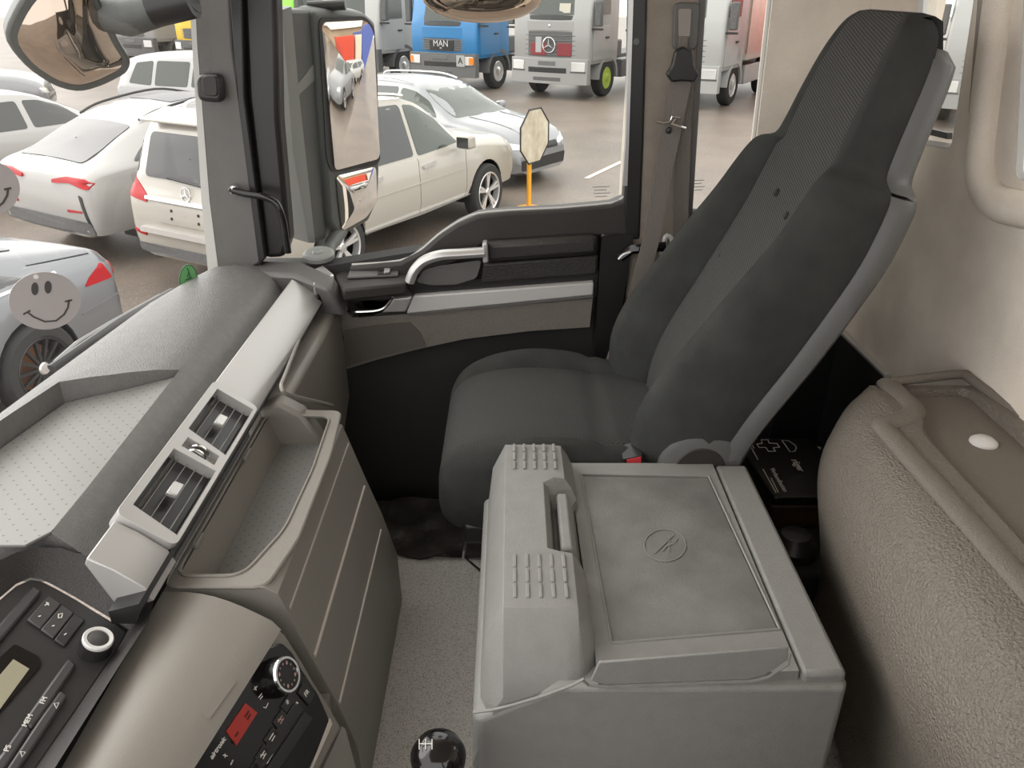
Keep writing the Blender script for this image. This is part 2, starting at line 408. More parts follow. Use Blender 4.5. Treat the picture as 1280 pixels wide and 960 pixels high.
# ================================================================== front pillar
ta = thing('trim_1', 'grey plastic windscreen pillar lining at the dashboard corner', 'pillar', (-.65, 1.9, 1.95), kind='structure')
plate('pillar_panel', [(236, -80), (282, -80), (291, 60), (330, 326), (300, 344), (268, 352), (258, 250), (243, 60)], 'pillar_grey', ta, .05, 0, Y=1.885, bevel=.006)
plate('pillar_edge', [(232, -80), (240, -80), (247, 60), (262, 250), (275, 352), (262, 360), (252, 250)], 'rubber_light', ta, .07, .001, Y=1.885)
plate('pillar_seal', [(281, -80), (300, -80), (306, 120), (332, 322), (324, 332), (297, 120)], 'black', ta, .05, .004, Y=1.885, bevel=.003)
c = U(266, 109, Y=1.885); nn = Vector((-.15, -1, 0)).normalized()
kb = rounded(PXs([(249, 92), (281, 90), (285, 127), (252, 125)], Y=1.88), .018)
build(MB().prism(kb, (0, -.03, 0)), 'assist_knob', 'black', ta, bevel=.01, seg=3)
kb = rounded(PXs([(252, 95), (271, 94), (273, 121), (255, 119)], Y=1.849), .012)
build(MB().prism(kb, (0, -.004, 0)), 'knob_face', 'door_dark', ta, bevel=.002)

build(MB().tube(smoothpath(PXs([(291, 238), (306, 242), (330, 246), (345, 254), (353, 272), (357, 295), (360, 316)], Y=1.86), 4), .0085, 10), 'grab_handle', 'black_gloss', ta)
build(MB().lathe([(.0, .004), (.011, .003), (.014, -.006), (.012, -.02)], U(292, 238, Y=1.86), (.4, -1, 0), 14), 'handle_socket', 'chrome', ta)

# ================================================================== passenger door
dr = thing('door_1', 'passenger door with dark upper trim, silver strip and taupe insert', 'door', (-.1, 1.92, 1.2), kind='structure')
build(MB().prism([(-.7, 1.925, 1.08), (.275, 1.925, 1.08), (.275, 1.925, 2.1), (-.05, 1.925, 2.1), (-.21, 1.925, 2.01), (-.45, 1.925, 1.97), (-.7, 1.925, 1.97)], (0, .06, 0)), 'door_shell', 'black_matte', dr)
plate('sill_trim', [(436, 334), (500, 328), (527, 314), (548, 296), (572, 280), (598, 269), (640, 265), (700, 262), (764, 256), (778, 250), (792, 236), (796, 300), (752, 296), (606, 306), (570, 330), (510, 352), (436, 345)], 'door_dark', dr, .06, 0, Y=1.905, bevel=.008)
build(MB().tube(smoothpath(PXs([(440, 331), (500, 326), (527, 312), (548, 294), (572, 278), (598, 267), (640, 263), (700, 260), (764, 254), (779, 246), (785, 232), (790, -80)], Y=1.92), 3), .004, 6), 'window_seal', 'rubber_light', dr)
plate('door_frame', [(788, -80), (812, -80), (805, 180), (800, 300), (782, 300), (780, 250), (784, 200)], 'black', dr, .05, 0, Y=1.9, bevel=.006)
plate('door_frame', [(803, -80), (833, -80), (828, 130), (800, 300), (788, 300), (800, 150)], 'black', dr, .05, -.02, Y=1.9)
plate('frame_edge', [(789, -80), (794, -80), (786, 180), (784, 232), (778, 232), (782, 180)], 'silver', dr, .02, .003, Y=1.9)
build(MB().lathe([(0, 0), (.007, 0), (.007, .003)], U(795, 52, Y=1.899), (0, -1, 0), 10), 'screw_cap', 'black_gloss', dr)
plate('front_frame', [(299, -80), (344, -80), (349, 150), (356, 230), (362, 300), (355, 322), (331, 324), (308, 120)], 'black', dr, .06, 0, Y=1.905, bevel=.012)
plate('window_pane', [(335, -80), (795, -80), (790, 275), (600, 300), (500, 345), (345, 345)], 'window_glass', dr, .004, 0, Y=1.945)
# arm rest pads
plate('armrest_pad', [(606, 302), (747, 293), (748, 318), (606, 328)], 'door_pad', dr, .05, .012, Y=1.885, bevel=.014)
plate('armrest_pad', [(604, 330), (748, 319), (747, 344), (600, 355)], 'door_pad', dr, .05, -.002, Y=1.885, bevel=.006)
SBK = plate('strip_backing', [(430, 392), (505, 352), (602, 350), (748, 338), (746, 372), (505, 392)], 'black', dr, .04, -.006, Y=1.885)
plate('silver_strip', [(517, 369), (742, 352), (741, 368), (508, 391)], 'door_strip', dr, .04, .008, Y=1.88, bevel=.004)
plate('strip_lip', [(510, 389), (741, 367), (741, 371), (509, 393)], 'pillar_grey', dr, .03, .006, Y=1.88)
LIN = plate('lower_insert', [(402, 360), (412, 352), (427, 382), (440, 397), (505, 393), (741, 373), (737, 409), (660, 414), (580, 424), (520, 437), (470, 450), (428, 463), (430, 420)], 'door_insert', dr, .045, .0, Y=1.885, bevel=.005)
plate('speaker_grille', [(431, 413), (450, 409), (490, 404), (513, 403), (526, 416), (533, 432), (470, 447), (431, 458)], 'door_speaker', dr, .0, .002, Y=1.885)
PSR = plate('pocket_surround', [(421, 348), (436, 356), (505, 352), (517, 368), (508, 389), (450, 396), (436, 390)], 'door_dark', dr, .04, .006, Y=1.885, bevel=.006)
PKT = [(434, 370), (490, 367), (486, 377), (478, 384), (466, 388), (440, 389)]
pkc = MB().prism(rounded(PXs(PKT, Y=1.919), .008), (0, -.1, 0))
for o_ in (SBK, PSR, LIN): cut(o_, pkc)
plate('pull_pocket', [(432, 368), (492, 365), (488, 379), (478, 386), (466, 390), (438, 391)], 'door_dark', dr, .004, .0, r=.008, Y=1.92)
build(MB().tube(smoothpath(PXs([(440, 390), (466, 389), (480, 385), (490, 374), (491, 370)], Y=1.872), 4), .004, 8), 'pocket_lip', 'chrome', dr)
plate('pull_handle', [(492, 371), (516, 369), (508, 388), (478, 389), (487, 380)], 'silver', dr, .01, .012, Y=1.88, bevel=.004)
# switch shelf
plate('switch_shelf', [(418, 343), (440, 332), (502, 327), (512, 338), (508, 354), (428, 362)], 'door_dark', dr, .03, 0, Z=1.955, bevel=.006)
plate('switch_panel', [(438, 339), (499, 332), (498, 346), (434, 349)], 'pillar_grey', dr, .0, .006, Z=1.956, bevel=.002)
sw = plate('window_switch', [(473, 333), (491, 331), (488, 343), (472, 344)], 'black', dr, .0, .003, Z=1.962, bevel=.001)
plate('switch_rocker', [(481, 333), (490, 332), (487, 342), (480, 343)], 'silver', sw, .0, .006, Z=1.963, bevel=.001)
# grab handle in its scoop
plate('handle_scoop', [(520, 352), (530, 338), (550, 332), (602, 325), (596, 347), (570, 355), (540, 356)], 'pillar_grey', dr, .0, .004, Y=1.88, r=.01)
build(MB().tube(smoothpath(PXs([(512, 352), (518, 338), (530, 326), (550, 319), (576, 317), (606, 315)], Y=1.855), 6), .0165, 12, flat=.75, up=(0, 0, 1)), 'grab_handle', 'silver', dr)
plate('handle_end', [(603, 303), (609, 302), (611, 326), (604, 328)], 'silver', dr, .02, .012, Y=1.86, bevel=.003)
build(MB().prism([(.2, 1.9, 1.2), (.275, 1.9, 1.2), (.275, 1.9, 2.06), (.215, 1.9, 2.06)], (0, .04, 0)), 'rear_edge', 'black', dr, bevel=.01)
plate('latch_recess', [(752, 296), (792, 292), (778, 380), (770, 460), (742, 468), (748, 350)], 'black', dr, .01, .004, Y=1.895, r=.01)
build(MB().tube(smoothpath(PXs([(773, 324), (779, 318), (788, 315)], Y=1.86), 4), .003, 6), 'latch_lever', 'silver', dr)

strokes('glass_stamp', [[(741, 234), (762, 233)], [(743, 238), (758, 237)], [(742, 242), (763, 241)], [(744, 246), (759, 245)]], 'trim_black', dr, .0012, .0004, dict(Y=1.94))
build(MB().box((-.72, 1.93, 2.72), (.95, 1.975, 2.98)), 'header_panel', 'felt', dr)
# ================================================================== windscreen
def xf(y):
    pts = [(.2, -.86), (.8, -.85), (1.25, -.815), (1.6, -.785), (1.8, -.745), (1.9, -.69), (1.95, -.62)]
    for (a, xa), (b, xb) in zip(pts, pts[1:]):
        if y <= b: return xa+(xb-xa)*(y-a)/(b-a)
    return pts[-1][1]
rows = []
for k in range(5):
    z = 1.93+.85*k/4; rows.append([Vector((xf(y)-.02+.10*k/4, y+.0, z)) for y in [.25+.1*i for i in range(16)]+[1.83, 1.88, 1.91]])
wsc = build(MB().loft(rows, closed=False, caps=False), 'window_4', 'screen_glass'); tag(wsc, 'large curved windscreen above the dashboard', 'windscreen', kind='structure')
# ================================================================== dashboard
D = thing('dashboard', 'dark grey moulded dashboard with silver trim and storage trays', 'dashboard', (-.6, 1.2, 1.3))
ys = [.845, .9, 1.0, 1.1, 1.2, 1.3, 1.4, 1.5, 1.6, 1.7, 1.76, 1.82, 1.87, 1.9]
rings = []
for y in ys:
    x0 = xf(y)+.006; xe = -.515
    if y > 1.82: xe = -.515-.02*(y-1.82)/.1
    prof = [(0, 1.965), (.03, 1.992), (.12, 2.0), (.3, 1.996), (.45, 1.990), (.58, 1.982), (.68, 1.972), (.74, 1.96), (.80, 1.94), (.86, 1.918), (.91, 1.909), (.96, 1.915), (.985, 1.935), (1, 1.958), (1, 1.88), (0, 1.88)]
    dz = .012 if y > 1.86 else 0
    rings.append([Vector((x0+(xe-x0)*t, y, z-dz)) for t, z in prof])
TOPP = build(MB().loft(rings), 'top_pad', 'dash_top', D, angle=50)
TRAY = [(223, 467), (150, 484), (88, 497), (40, 545), (-20, 605), (-90, 690), (72, 680), (80, 664)]
TR = PXs(TRAY[:5], Z=1.957)
TR = [Vector((-.606, 1.315, 1.957)), Vector((-.69, 1.255, 1.957)), Vector((-.765, 1.21, 1.957)), Vector((-.79, 1.05, 1.957)), Vector((-.805, .815, 1.957)), Vector((-.62, .815, 1.957)), Vector((-.6, .845, 1.957))]
cut(TOPP, MB().prism(TR, (0, 0, .2)))
build(MB().prism([Vector((p.x*.985-.009, p.y*.985+.016, 1.9575)) for p in TR], (0, 0, .004)), 'storage_mat', 'dash_mat', D, bevel=.001)
# silver strip along the edge, towards the door
def extY(prof, y0, y1, bow=0): return MB().loft([[Vector((x, y, z)) for x, z in prof] for y in (y0, y1)])
build(extY([(-.529, 1.962), (-.524, 1.972), (-.495, 1.954), (-.462, 1.925), (-.456, 1.914), (-.5, 1.9)], 1.262, 1.815), 'silver_strip', 'silver_light', D, bevel=.002)
build(extY([(-.46, 1.917), (-.456, 1.912), (-.47, 1.885), (-.5, 1.885), (-.5, 1.905)], .76, 1.82), 'strip_gap_shade', 'black', D)  # solid black strip stands in for the shaded gap under the silver trim
build(extY([(-.529, 1.958), (-.524, 1.968), (-.495, 1.95), (-.462, 1.921), (-.454, 1.9), (-.5, 1.88)], .785, .862), 'silver_end_piece', 'silver_light', D, bevel=.002)
build(MB().box((-.53, .5, 1.55), (-.47, .9, 1.846)), 'console_core', 'black', D)
# vent unit
vA, vB, vC = Vector((-.527, .87, 1.972)), Vector((-.527, 1.25, 1.972)), Vector((-.457, .87, 1.917))
VP = plane3(vA, vB, vC); vn = VP[1]; vd = (vC-vA).normalized(); vy = Vector((0, 1, 0)); vl = (vC-vA).length
def vp(u, y, h=0): return vA+vd*(u*vl)+vy*(y-.87)+vn*h      # u 0..1 down the slope, y world
fr = build(MB().prism(rounded([vp(0, .865, -.02), vp(0, 1.26, -.02), vp(1, 1.26, -.02), vp(1, .865, -.02)], .014), vn*.028), 'vent_frame', 'silver_light', D, bevel=.003)
for (y0, y1) in ((.885, 1.045), (1.092, 1.245)):
    cut(fr, MB().prism([vp(.14, y0+.01, -.012), vp(.14, y1-.004, -.012), vp(.93, y1, -.012), vp(.93, y0, -.012)], vn*.06))
    build(MB().prism([vp(.1, y0-.003, -.0125), vp(.1, y1+.003, -.0125), vp(.96, y1+.003, -.0125), vp(.96, y0-.003, -.0125)], vn*.001), 'vent_duct', 'black', fr)
    for i in range(4):
        u = .28+.17*i
        build(MB().prism([vp(u, y0+.002, -.010), vp(u, y1-.002, -.010), vp(u+.012, y1-.002, -.010), vp(u+.012, y0+.002, -.010)], (vn+vd*.2)*.0035), 'vent_slat', 'vent_slat', fr)
    ym = (y0+y1)/2
    build(MB().prism([vp(.44, ym-.016, .0), vp(.44, ym+.014, .0), vp(.62, ym+.018, .0), vp(.62, ym-.012, .0)], vn*.008), 'vent_tab', 'silver', fr, bevel=.002)
cut(fr, MB().prism([vp(.22, 1.056, -.006), vp(.22, 1.082, -.006), vp(.85, 1.082, -.006), vp(.85, 1.056, -.006)], vn*.06))
for y in (1.061, 1.074): build(MB().lathe([(.02, -.003), (.021, 0), (.02, .003)], vp(.53, y, -.008), (0, 1, 0), 18), 'vent_thumbwheel', 'chrome', fr)

# centre stack: extruded face with thin pale raised lines
SP = [(-.478, 1.856), (-.34, 1.862), (-.322, 1.85), (-.312, 1.815), (-.291, 1.741), (-.262, 1.646), (-.238, 1.545), (-.235, 1.421), (-.46, 1.421)]
ST = build(extY(SP, .855, 1.325), 'centre_stack', 'stack', D, bevel=.008, seg=3)
rim = build(MB().prism(rounded([Vector((-.478, .853, 1.858)), Vector((-.335, .853, 1.858)), Vector((-.316, .96, 1.858)), Vector((-.316, 1.2, 1.858)), Vector((-.328, 1.36, 1.858)), Vector((-.478, 1.365, 1.858))], .02), (0, 0, .006)), 'tray_rim', 'dash_low', D, bevel=.003)
TI = rounded([Vector((-.468, .875, 1.80)), Vector((-.375, .875, 1.80)), Vector((-.343, .98, 1.80)), Vector((-.338, 1.15, 1.80)), Vector((-.345, 1.335, 1.80)), Vector((-.468, 1.34, 1.80))], .025)
tc_ = MB().prism(TI, (0, 0, .12))
cut(ST, tc_); cut(rim, tc_)
TF = [Vector((-.455+(p.x+.405)*.80+.05, 1.1+(p.y-1.1)*.97, 1.8005)) for p in TI]
build(MB().prism([Vector((p.x+(-.405-p.x)*.04, p.y+(1.1-p.y)*.03, 1.801)) for p in TI], (0, 0, .004)), 'tray_mat', 'tray_mat', D, bevel=.001)
P_ = [Vector((p.x, p.y, 1.8645)) for p in TI]; P_ += P_[:2]
build(MB().tube(P_, .0026, 6), 'tray_lip', 'dash_low', D)
build(MB().loft([[Vector((-.468, y, 1.858)), Vector((-.464, y, 1.862)), Vector((-.445, y, 1.806)), Vector((-.465, y, 1.803))] for y in (.88, 1.33)]), 'tray_back_wall', 'stack', D)
for (x, z, y0, y1) in ((-.3135, 1.815, .865, 1.315), (-.2865, 1.728, .862, 1.30), (-.2595, 1.635, .86, 1.285)):
    build(MB().box((x-.004, y0, z-.0022), (x+.0022, y1, z+.0022)), 'pale_line', 'pale_beige', D)
# small catches under the vents
for y in (.93, 1.17): build(MB().box((-.462, y, 1.866), (-.455, y+.03, 1.876)), 'tray_catch', 'stack', D, bevel=.002)
# knee panel towards the door, with its pale surround
build(MB().prism([Vector((-.43, 1.37, 1.89)), Vector((-.43, 1.66, 1.885)), Vector((-.43, 1.885, 1.885)), Vector((-.43, 1.885, 1.62)), Vector((-.41, 1.6, 1.55)), Vector((-.40, 1.345, 1.60))], (-.1, 0, 0)), 'knee_panel', 'dash_low', D, bevel=.012)
build(MB().tube(smoothpath(PXs([(396, 375), (378, 415), (357, 468), (352, 484), (362, 494), (395, 502), (415, 507)], pl=(Vector((-.43, 1.5, 1.9)), Vector((1, .25, .6)).normalized())), 5), .004, 8), 'panel_surround', 'dash_low', D)
build(MB().loft([[Vector((-.478, y, 1.88)), Vector((-.44, y, 1.895)), Vector((-.40, y, 1.87)), Vector((-.36, y, 1.80)), Vector((-.35, y, 1.6)), Vector((-.48, y, 1.6))] for y in (1.33, 1.372)]), 'stack_shoulder', 'dash_low', D, bevel=.008)
# dash corner: tweeter base, small silver cap
build(MB().loft([[Vector((-.63, y, z0)), Vector((-.52, y-.03, z0+.006)), Vector((-.43, y-.09, z0-.01)), Vector((-.40, y-.06, z0-.09)), Vector((-.6, y, z0-.1))] for y, z0 in ((1.86, 1.97), (1.91, 1.985), (1.93, 1.98))]), 'corner_base', 'pillar_grey', D, bevel=.01)
build(MB().lathe([(0, .006), (.012, .008), (.016, .004), (.03, .006), (.036, .004), (.04, 0), (.04, -.01)], U(398, 317, Z=1.99), (0, -.15, 1), 24), 'tweeter', 'mirror_housing_light', D)
plate('corner_cap', [(385, 341), (404, 333), (418, 345), (392, 356)], 'silver', D, .03, .004, Z=1.965, bevel=.004)
plate('corner_cap_base', [(388, 354), (420, 346), (424, 356), (396, 368)], 'black', D, .03, 0, Z=1.94, bevel=.004)

# radio housing (hood around the radio slot)
rA, rB, rC = Vector((-.485, .77, 1.862)), Vector((-.485, .55, 1.862)), Vector((-.61, .80, 1.925))
RP = plane3(rA, rB, rC); rn = RP[1]
RPo = (RP[0]+rn*.03, rn); RPi = (RP[0]-rn*.004, rn)
outer = [(-40, 716), (0, 700), (22, 690), (48, 684), (75, 685), (105, 694), (140, 710), (170, 732), (192, 752), (186, 775), (160, 815), (100, 910), (40, 1005)]
inner = [(-60, 790), (0, 747), (20, 730), (38, 722), (52, 724), (70, 733), (95, 747), (120, 762), (145, 777), (160, 788), (152, 803), (92, 892), (20, 995)]
build(MB().loft([PXs(outer, pl=(RP[0]-rn*.05, rn)), PXs(outer, pl=RPo), PXs(inner, pl=RP), PXs(inner, pl=(RP[0]-rn*.03, rn))], closed=False, caps=False), 'radio_hood', 'housing', D, angle=30)
build(MB().loft([PXs(inner[8:], pl=RP), PXs([(x+4, y+3) for x, y in inner[8:]], pl=(RP[0]+rn*.003, rn)), PXs([(x+10, y+5) for x, y in inner[8:]], pl=RP)], closed=False, caps=False), 'radio_hood_edge', 'radio_key', D)
plate('side_channel', [(168, 792), (196, 757), (212, 752), (150, 850), (90, 962), (40, 1040), (10, 1035), (60, 955)], 'black', D, .04, -.012, pl=RP)
for off_ in (0, 8): strokes('channel_edge', [[(200+off_*.5, 758), (150+off_, 845), (82+off_, 962), (40+off_, 1032)]], 'radio_key', D, .001, .001, dict(pl=(RP[0]-rn*.011, rn)))

# storage flap (large taupe lid) and the angled lower console
A1, B1, C1, D1 = Vector((-.478, .853, 1.856)), U(340, 776, Z=1.838), U(222, 957, Z=1.838), Vector((-.478, .56, 1.856))
q = 12
def lerp(a, b, t): return a+(b-a)*t
rows = []
for i in range(q+1):
    t = i/q; L0 = lerp(A1, D1, t*1.12); R0 = lerp(B1, C1, t*1.12)
    rows.append([L0+Vector((0, 0, -.03))]+[lerp(L0, R0, u)+Vector((0, 0, .016*math.sin(PI*u))) for u in [j/8 for j in range(9)]]+[R0+Vector((.012, -.004, -.012))])
FLm = MB().loft(rows, closed=False, caps=False); build(FLm, 'storage_flap', 'dash_lid', D, angle=60)
FLb = BVHTree.FromPolygons(FLm.v, FLm.f)
# console body below it
CP = plane3(B1, C1, U(415, 905, Z=1.69)); cn = CP[1]
body = [(345, 778), (362, 792), (383, 826), (398, 852), (416, 880), (432, 908), (402, 968), (360, 1040), (150, 1060), (222, 960)]
build(MB().prism([p-cn*.08 for p in PXs(body, pl=CP)], cn*.074), 'console_face', 'stack', D, bevel=.005)
build(MB().prism(PXs([(428, 908), (432, 912), (445, 960), (430, 1050), (385, 1050), (402, 965)], pl=(U(415, 905, Z=1.69)-cn*.01, cn)), -cn*.1), 'console_side', 'stack', D)
build(MB().box((-.5, .3, 1.42), (-.27, .86, 1.66)), 'console_base', 'stack', D)
cpx = [(252, 893), (256, 886), (266, 868), (279, 849), (284, 847), (295, 853), (262, 899)]
hp_ = [FLb.ray_cast(CAM, ray(x, y).normalized())[0] for x, y in cpx]
hp_ = [h for h in hp_ if h is not None]
if len(hp_) > 4:
    fn_ = (hp_[0]-hp_[2]).cross(hp_[4]-hp_[2]).normalized(); fn_ = fn_ if fn_.z > 0 else -fn_
    build(MB().prism([p-fn_*.004 for p in hp_], fn_*.005), 'flap_catch', 'dash_lid', D)

# ================================================================== radio
R = thing('car_radio', 'black car radio with a round white-ringed volume knob', 'radio', tuple(RP[0]))
k = dict(pl=RP)
plate('faceplate', [(x-1 if i > 6 else x, y+2) for i, (x, y) in enumerate(inner)], 'radio_black', R, .02, .0, bevel=.002, **k)
plate('key_bar', [(4, 776), (40, 735), (52, 742), (12, 790), (-40, 850), (-60, 850)], 'radio_key', R, 0, .006, bevel=.003, **k)
for px in ([(33, 777), (60, 746), (76, 757), (50, 788)], [(50, 789), (77, 758), (92, 768), (66, 800)], [(67, 802), (92, 769), (106, 777), (80, 810)]): plate('preset_key', px, 'radio_key' if px[0][0] < 60 else 'radio_black', R, 0, .004, bevel=.0015, **k)
plate('display_bezel', [(-30, 850), (18, 806), (48, 822), (52, 832), (10, 880), (-50, 950)], 'black_gloss', R, 0, .002, r=.004, **k)
plate('display', [(-30, 880), (16, 826), (36, 838), (-20, 915)], 'radio_lcd', R, 0, .003, **k)
plate('long_key', [(58, 862), (84, 826), (95, 834), (60, 886), (38, 914), (28, 905)], 'radio_key', R, 0, .006, bevel=.003, **k)
plate('long_key', [(28, 907), (38, 915), (12, 955), (-20, 1000), (-32, 992)], 'radio_key', R, 0, .006, bevel=.003, **k)
plate('long_key', [(48, 902), (74, 866), (84, 873), (52, 922), (12, 980), (0, 974)], 'radio_key', R, 0, .006, bevel=.003, **k)
ko = U(121, 803, pl=(RP[0]+rn*.012, rn))-rn*.012
build(MB().lathe([(.0, -.002), (.0205, -.002), (.019, .012), (.0185, .016), (.0, .016)], ko, rn, 28), 'knob_base', 'black', R)
build(MB().lathe([(.0175, .015), (.0178, .0195), (.0165, .0212), (.0125, .0205), (.012, .016)], ko, rn, 28), 'knob_ring', 'white_plastic', R)
build(MB().lathe([(.012, .016), (.0115, .0195), (.008, .021), (0, .0212)], ko, rn, 24), 'knob_cap', 'radio_key', R)
rx = (U(74, 866, **k)-U(12, 980, **k)).normalized()
for s, x, y in (('FM', 53, 880), ('MEM', 33, 905), ('PS', 8, 940)): text('key_marking', s, .0075, U(x, y, **k)+rn*.0062, rx, rn, 'marking', R)
for px in ([(66, 884), (69, 890), (72, 883)], [(24, 944), (30, 945), (26, 951)]): strokes('key_marking', [px+px[:1]], 'marking', R, .0008, .0006, k, .0062)
strokes('key_marking', [[(72, 771), (77, 770), (76, 775), (72, 776), (72, 771)], [(55, 760), (60, 757)], [(57, 756), (60, 760)], [(47, 774), (50, 773)], [(64, 786), (67, 785)], [(79, 797), (82, 795)], [(38, 742), (42, 744)], [(26, 757), (30, 760)]], 'marking', R, .0013, .0006, k, .0045)

# ================================================================== climate control
K = thing('climate_control', 'black climate control panel with red display and round dial', 'control panel', tuple(CP[0]))
k = dict(pl=CP)
plate('panel', [(334, 811), (352, 803), (366, 816), (378, 838), (398, 868), (412, 900), (410, 912), (385, 965), (340, 1035), (180, 1035), (240, 962)], 'black_gloss', K, .004, .0, r=.006, bevel=.002, **k)
plate('panel_rim', [(412, 898), (415, 905), (388, 966), (345, 1035), (343, 1034), (386, 966)], 'pale_beige', K, .003, .001, **k)
plate('display', [(282, 914), (306, 879), (321, 891), (295, 932)], 'lcd_red', K, 0, .0012, **k)
strokes('display_mark', [[(293, 921), (297, 915)], [(290, 926), (292, 929)], [(305, 897), (310, 889)], [(308, 900), (312, 893)]], 'lcd_dark', K, .0022, .0004, k, .0012)
do = U(359, 843, pl=(CP[0]+cn*.02, cn))-cn*.02
build(MB().lathe([(.0, 0), (.026, 0), (.0235, .018), (.021, .02), (0, .02)], do, cn, 32), 'dial', 'black_gloss', K)
build(MB().lathe([(.0215, .018), (.0235, .0185), (.0225, .0215), (.0195, .0215), (.019, .019)], do, cn, 32), 'dial_ring', 'chrome', K)
mk = MB()
cx_ = (U(370, 843, **k)-U(350, 843, **k)).normalized(); cy_ = cn.cross(cx_)
for i in range(12):
    a_ = i*PI/6; c_ = do+cn*.0202+(cx_*math.cos(a_)+cy_*math.sin(a_))*.0145
    s1 = .0016 if i % 3 else .003
    mk.prism([c_+cx_*s1*.6, c_+cy_*s1, c_-cx_*s1*.6, c_-cy_*s1], cn*.0005)
build(mk, 'dial_marking', 'marking_red', K)
ud = (U(306, 879, **k)-U(282, 914, **k)).normalized()
text('lettering', 'airtronic', .0085, U(272, 935, **k)+cn*.0006, ud, cn, 'marking', K, shear=.2)
strokes('symbol', [[(281, 942), (281, 947)], [(278.5, 944), (284, 945)], [(288, 956), (291, 950)], [(317, 862), (321, 858)], [(318, 858), (320, 863)], [(323, 872), (327, 867)], [(325, 874), (328, 870)], [(329, 884), (332, 885), (335, 879)]], 'marking', K, .0011, .0005, k, .0002)
for i, (x, y) in enumerate([(359, 880), (349, 900), (338, 922), (327, 944), (316, 966)]):
    plate('key', [(x-9, y+3), (x+2, y-14), (x+9, y-5), (x-2, y+12)], 'radio_black', K, 0, .002, bevel=.0008, **k)
    if i == 0: text('key_marking', '*', .014, U(x, y, **k)+cn*.0022, ud, cn, 'marking', K)
    else: strokes('key_marking', [[(x-3, y+3), (x+2, y-5)], [(x, y+5), (x+4, y-2)]] + ([[(x-3, y), (x+3, y)]] if i % 2 else []), 'marking_red' if i == 1 else 'marking', K, .0012, .0005, k, .002)
    plate('key_light_bar', [(x+4, y+9), (x+11, y-3), (x+13, y-1), (x+6, y+11)], 'marking', K, 0, .0016, **k)
plate('key', [(371, 866), (378, 854), (392, 868), (385, 882)], 'radio_black', K, 0, .003, bevel=.001, **k)
text('key_marking', 'FR', .009, U(381, 867, **k)+cn*.0032, ud, cn, 'marking', K)
for i, s0 in enumerate([(368, 878), (380, 890)]):
    plate('blank_key', [(s0[0], s0[1]), (s0[0]+10, s0[1]+8), (s0[0]-55, s0[1]+105), (s0[0]-66, s0[1]+97)], 'radio_black', K, 0, .002, bevel=.0008, **k)

# ================================================================== things at the windscreen
def smiley(px, label, Xp):
    c0 = U(*px, X=Xp); n = (CAM-c0); n = Vector((n.x, n.y*.75, n.z*.35)).normalized(); pl = (c0, n); kk = dict(pl=pl)
    x, y = px
    T = thing('smiley_tag', label, 'air freshener', tuple(c0), group='grey smiley tags hung at the windscreen')
    plate('disc', arc(x, y, 45, 36, 0, 360, 40)[:-1], 'smiley', T, .003, 0, **kk)
    for ex, ey, in ((-12.5, -15), (4, -17)): plate('eye', arc(x+ex, y+ey, 4.5, 8, 0, 360, 16)[:-1], 'smiley_ink', T, 0, .0006, **kk)
    m_ = arc(x+3, y-12, 29, 40, 12, 146, 20)
    m_ = [(x-22, y+14), (x-14, y+20), (x, y+26), (x+14, y+25), (x+24, y+17), (x+29, y+8), (x+30, y-1)]
    strokes('mouth', [m_, [(x-27, y+17), (x-18, y+12)], [(x+25, y+1), (x+34, y-1)]], 'smiley_ink', T, .0028, .0006, kk)
    build(MB().lathe([(0, 0), (.0038, 0), (.0038, .0008)], U(x-11, y-30, **kk), n, 12), 'string_hole', 'white_plastic', T)
    return T
smiley((56, 376), 'grey round smiley face tag before the grey coupe', -.75)
smiley((-20, 236), 'grey round smiley face tag beside the white coupe SUV tail lamp', -.75)
c0 = U(235.5, 350, Y=1.745); n = (CAM-c0).normalized(); n = Vector((n.x+.35, n.y, 0)).normalized(); kk = dict(pl=(c0, n))
G = thing('windscreen_sticker', 'round green environmental sticker low on the windscreen', 'sticker', tuple(c0))
plate('sticker_disc', arc(235.5, 350, 11.5, 19.5, 0, 360, 32)[:-1], 'sticker_green', G, .001, 0, **kk)
strokes('sticker_ring', [arc(235.5, 350, 11, 19, 0, 360, 32)], 'sticker_dark', G, .0018, .0005, kk)
plate('sticker_field', [(228, 357), (245, 350), (245, 357), (229, 364)], 'sticker_white', G, 0, .0006, **kk)
strokes('sticker_mark', [[(234, 335), (236, 340), (234, 346), (238, 347), (236, 340)], [(232, 350), (240, 347)], [(234, 366), (240, 363)]], 'sticker_dark', G, .0022, .0006, kk)
# ================================================================== passenger seat
SE = thing('passenger_seat', 'dark grey fabric passenger seat with tall built-in headrest', 'seat', (.15, 1.51, 1.16))
YC = 1.517
back = [  # z, x of front centre, half width, bolster, thickness, y shift
 (1.70, .315, .20, .06, .10, 0), (1.76, .312, .225, .085, .11, 0), (1.84, .322, .240, .10, .115, 0), (1.92, .352, .246, .102, .12, 0), (2.02, .405, .246, .092, .125, 0),
 (2.12, .455, .243, .078, .125, -.005), (2.20, .492, .238, .062, .125, -.01), (2.26, .514, .230, .05, .125, -.012), (2.30, .527, .219, .04, .125, -.015), (2.318, .533, .205, .03, .12, -.018), (2.332, .538, .172, .012, .118, -.02),
 (2.36, .546, .164, .006, .116, -.02), (2.42, .563, .156, .004, .112, -.025), (2.48, .582, .145, .003, .108, -.03), (2.52, .596, .132, .002, .10, -.036), (2.545, .607, .118, .001, .085, -.042), (2.558, .618, .10, .0, .06, -.046)]
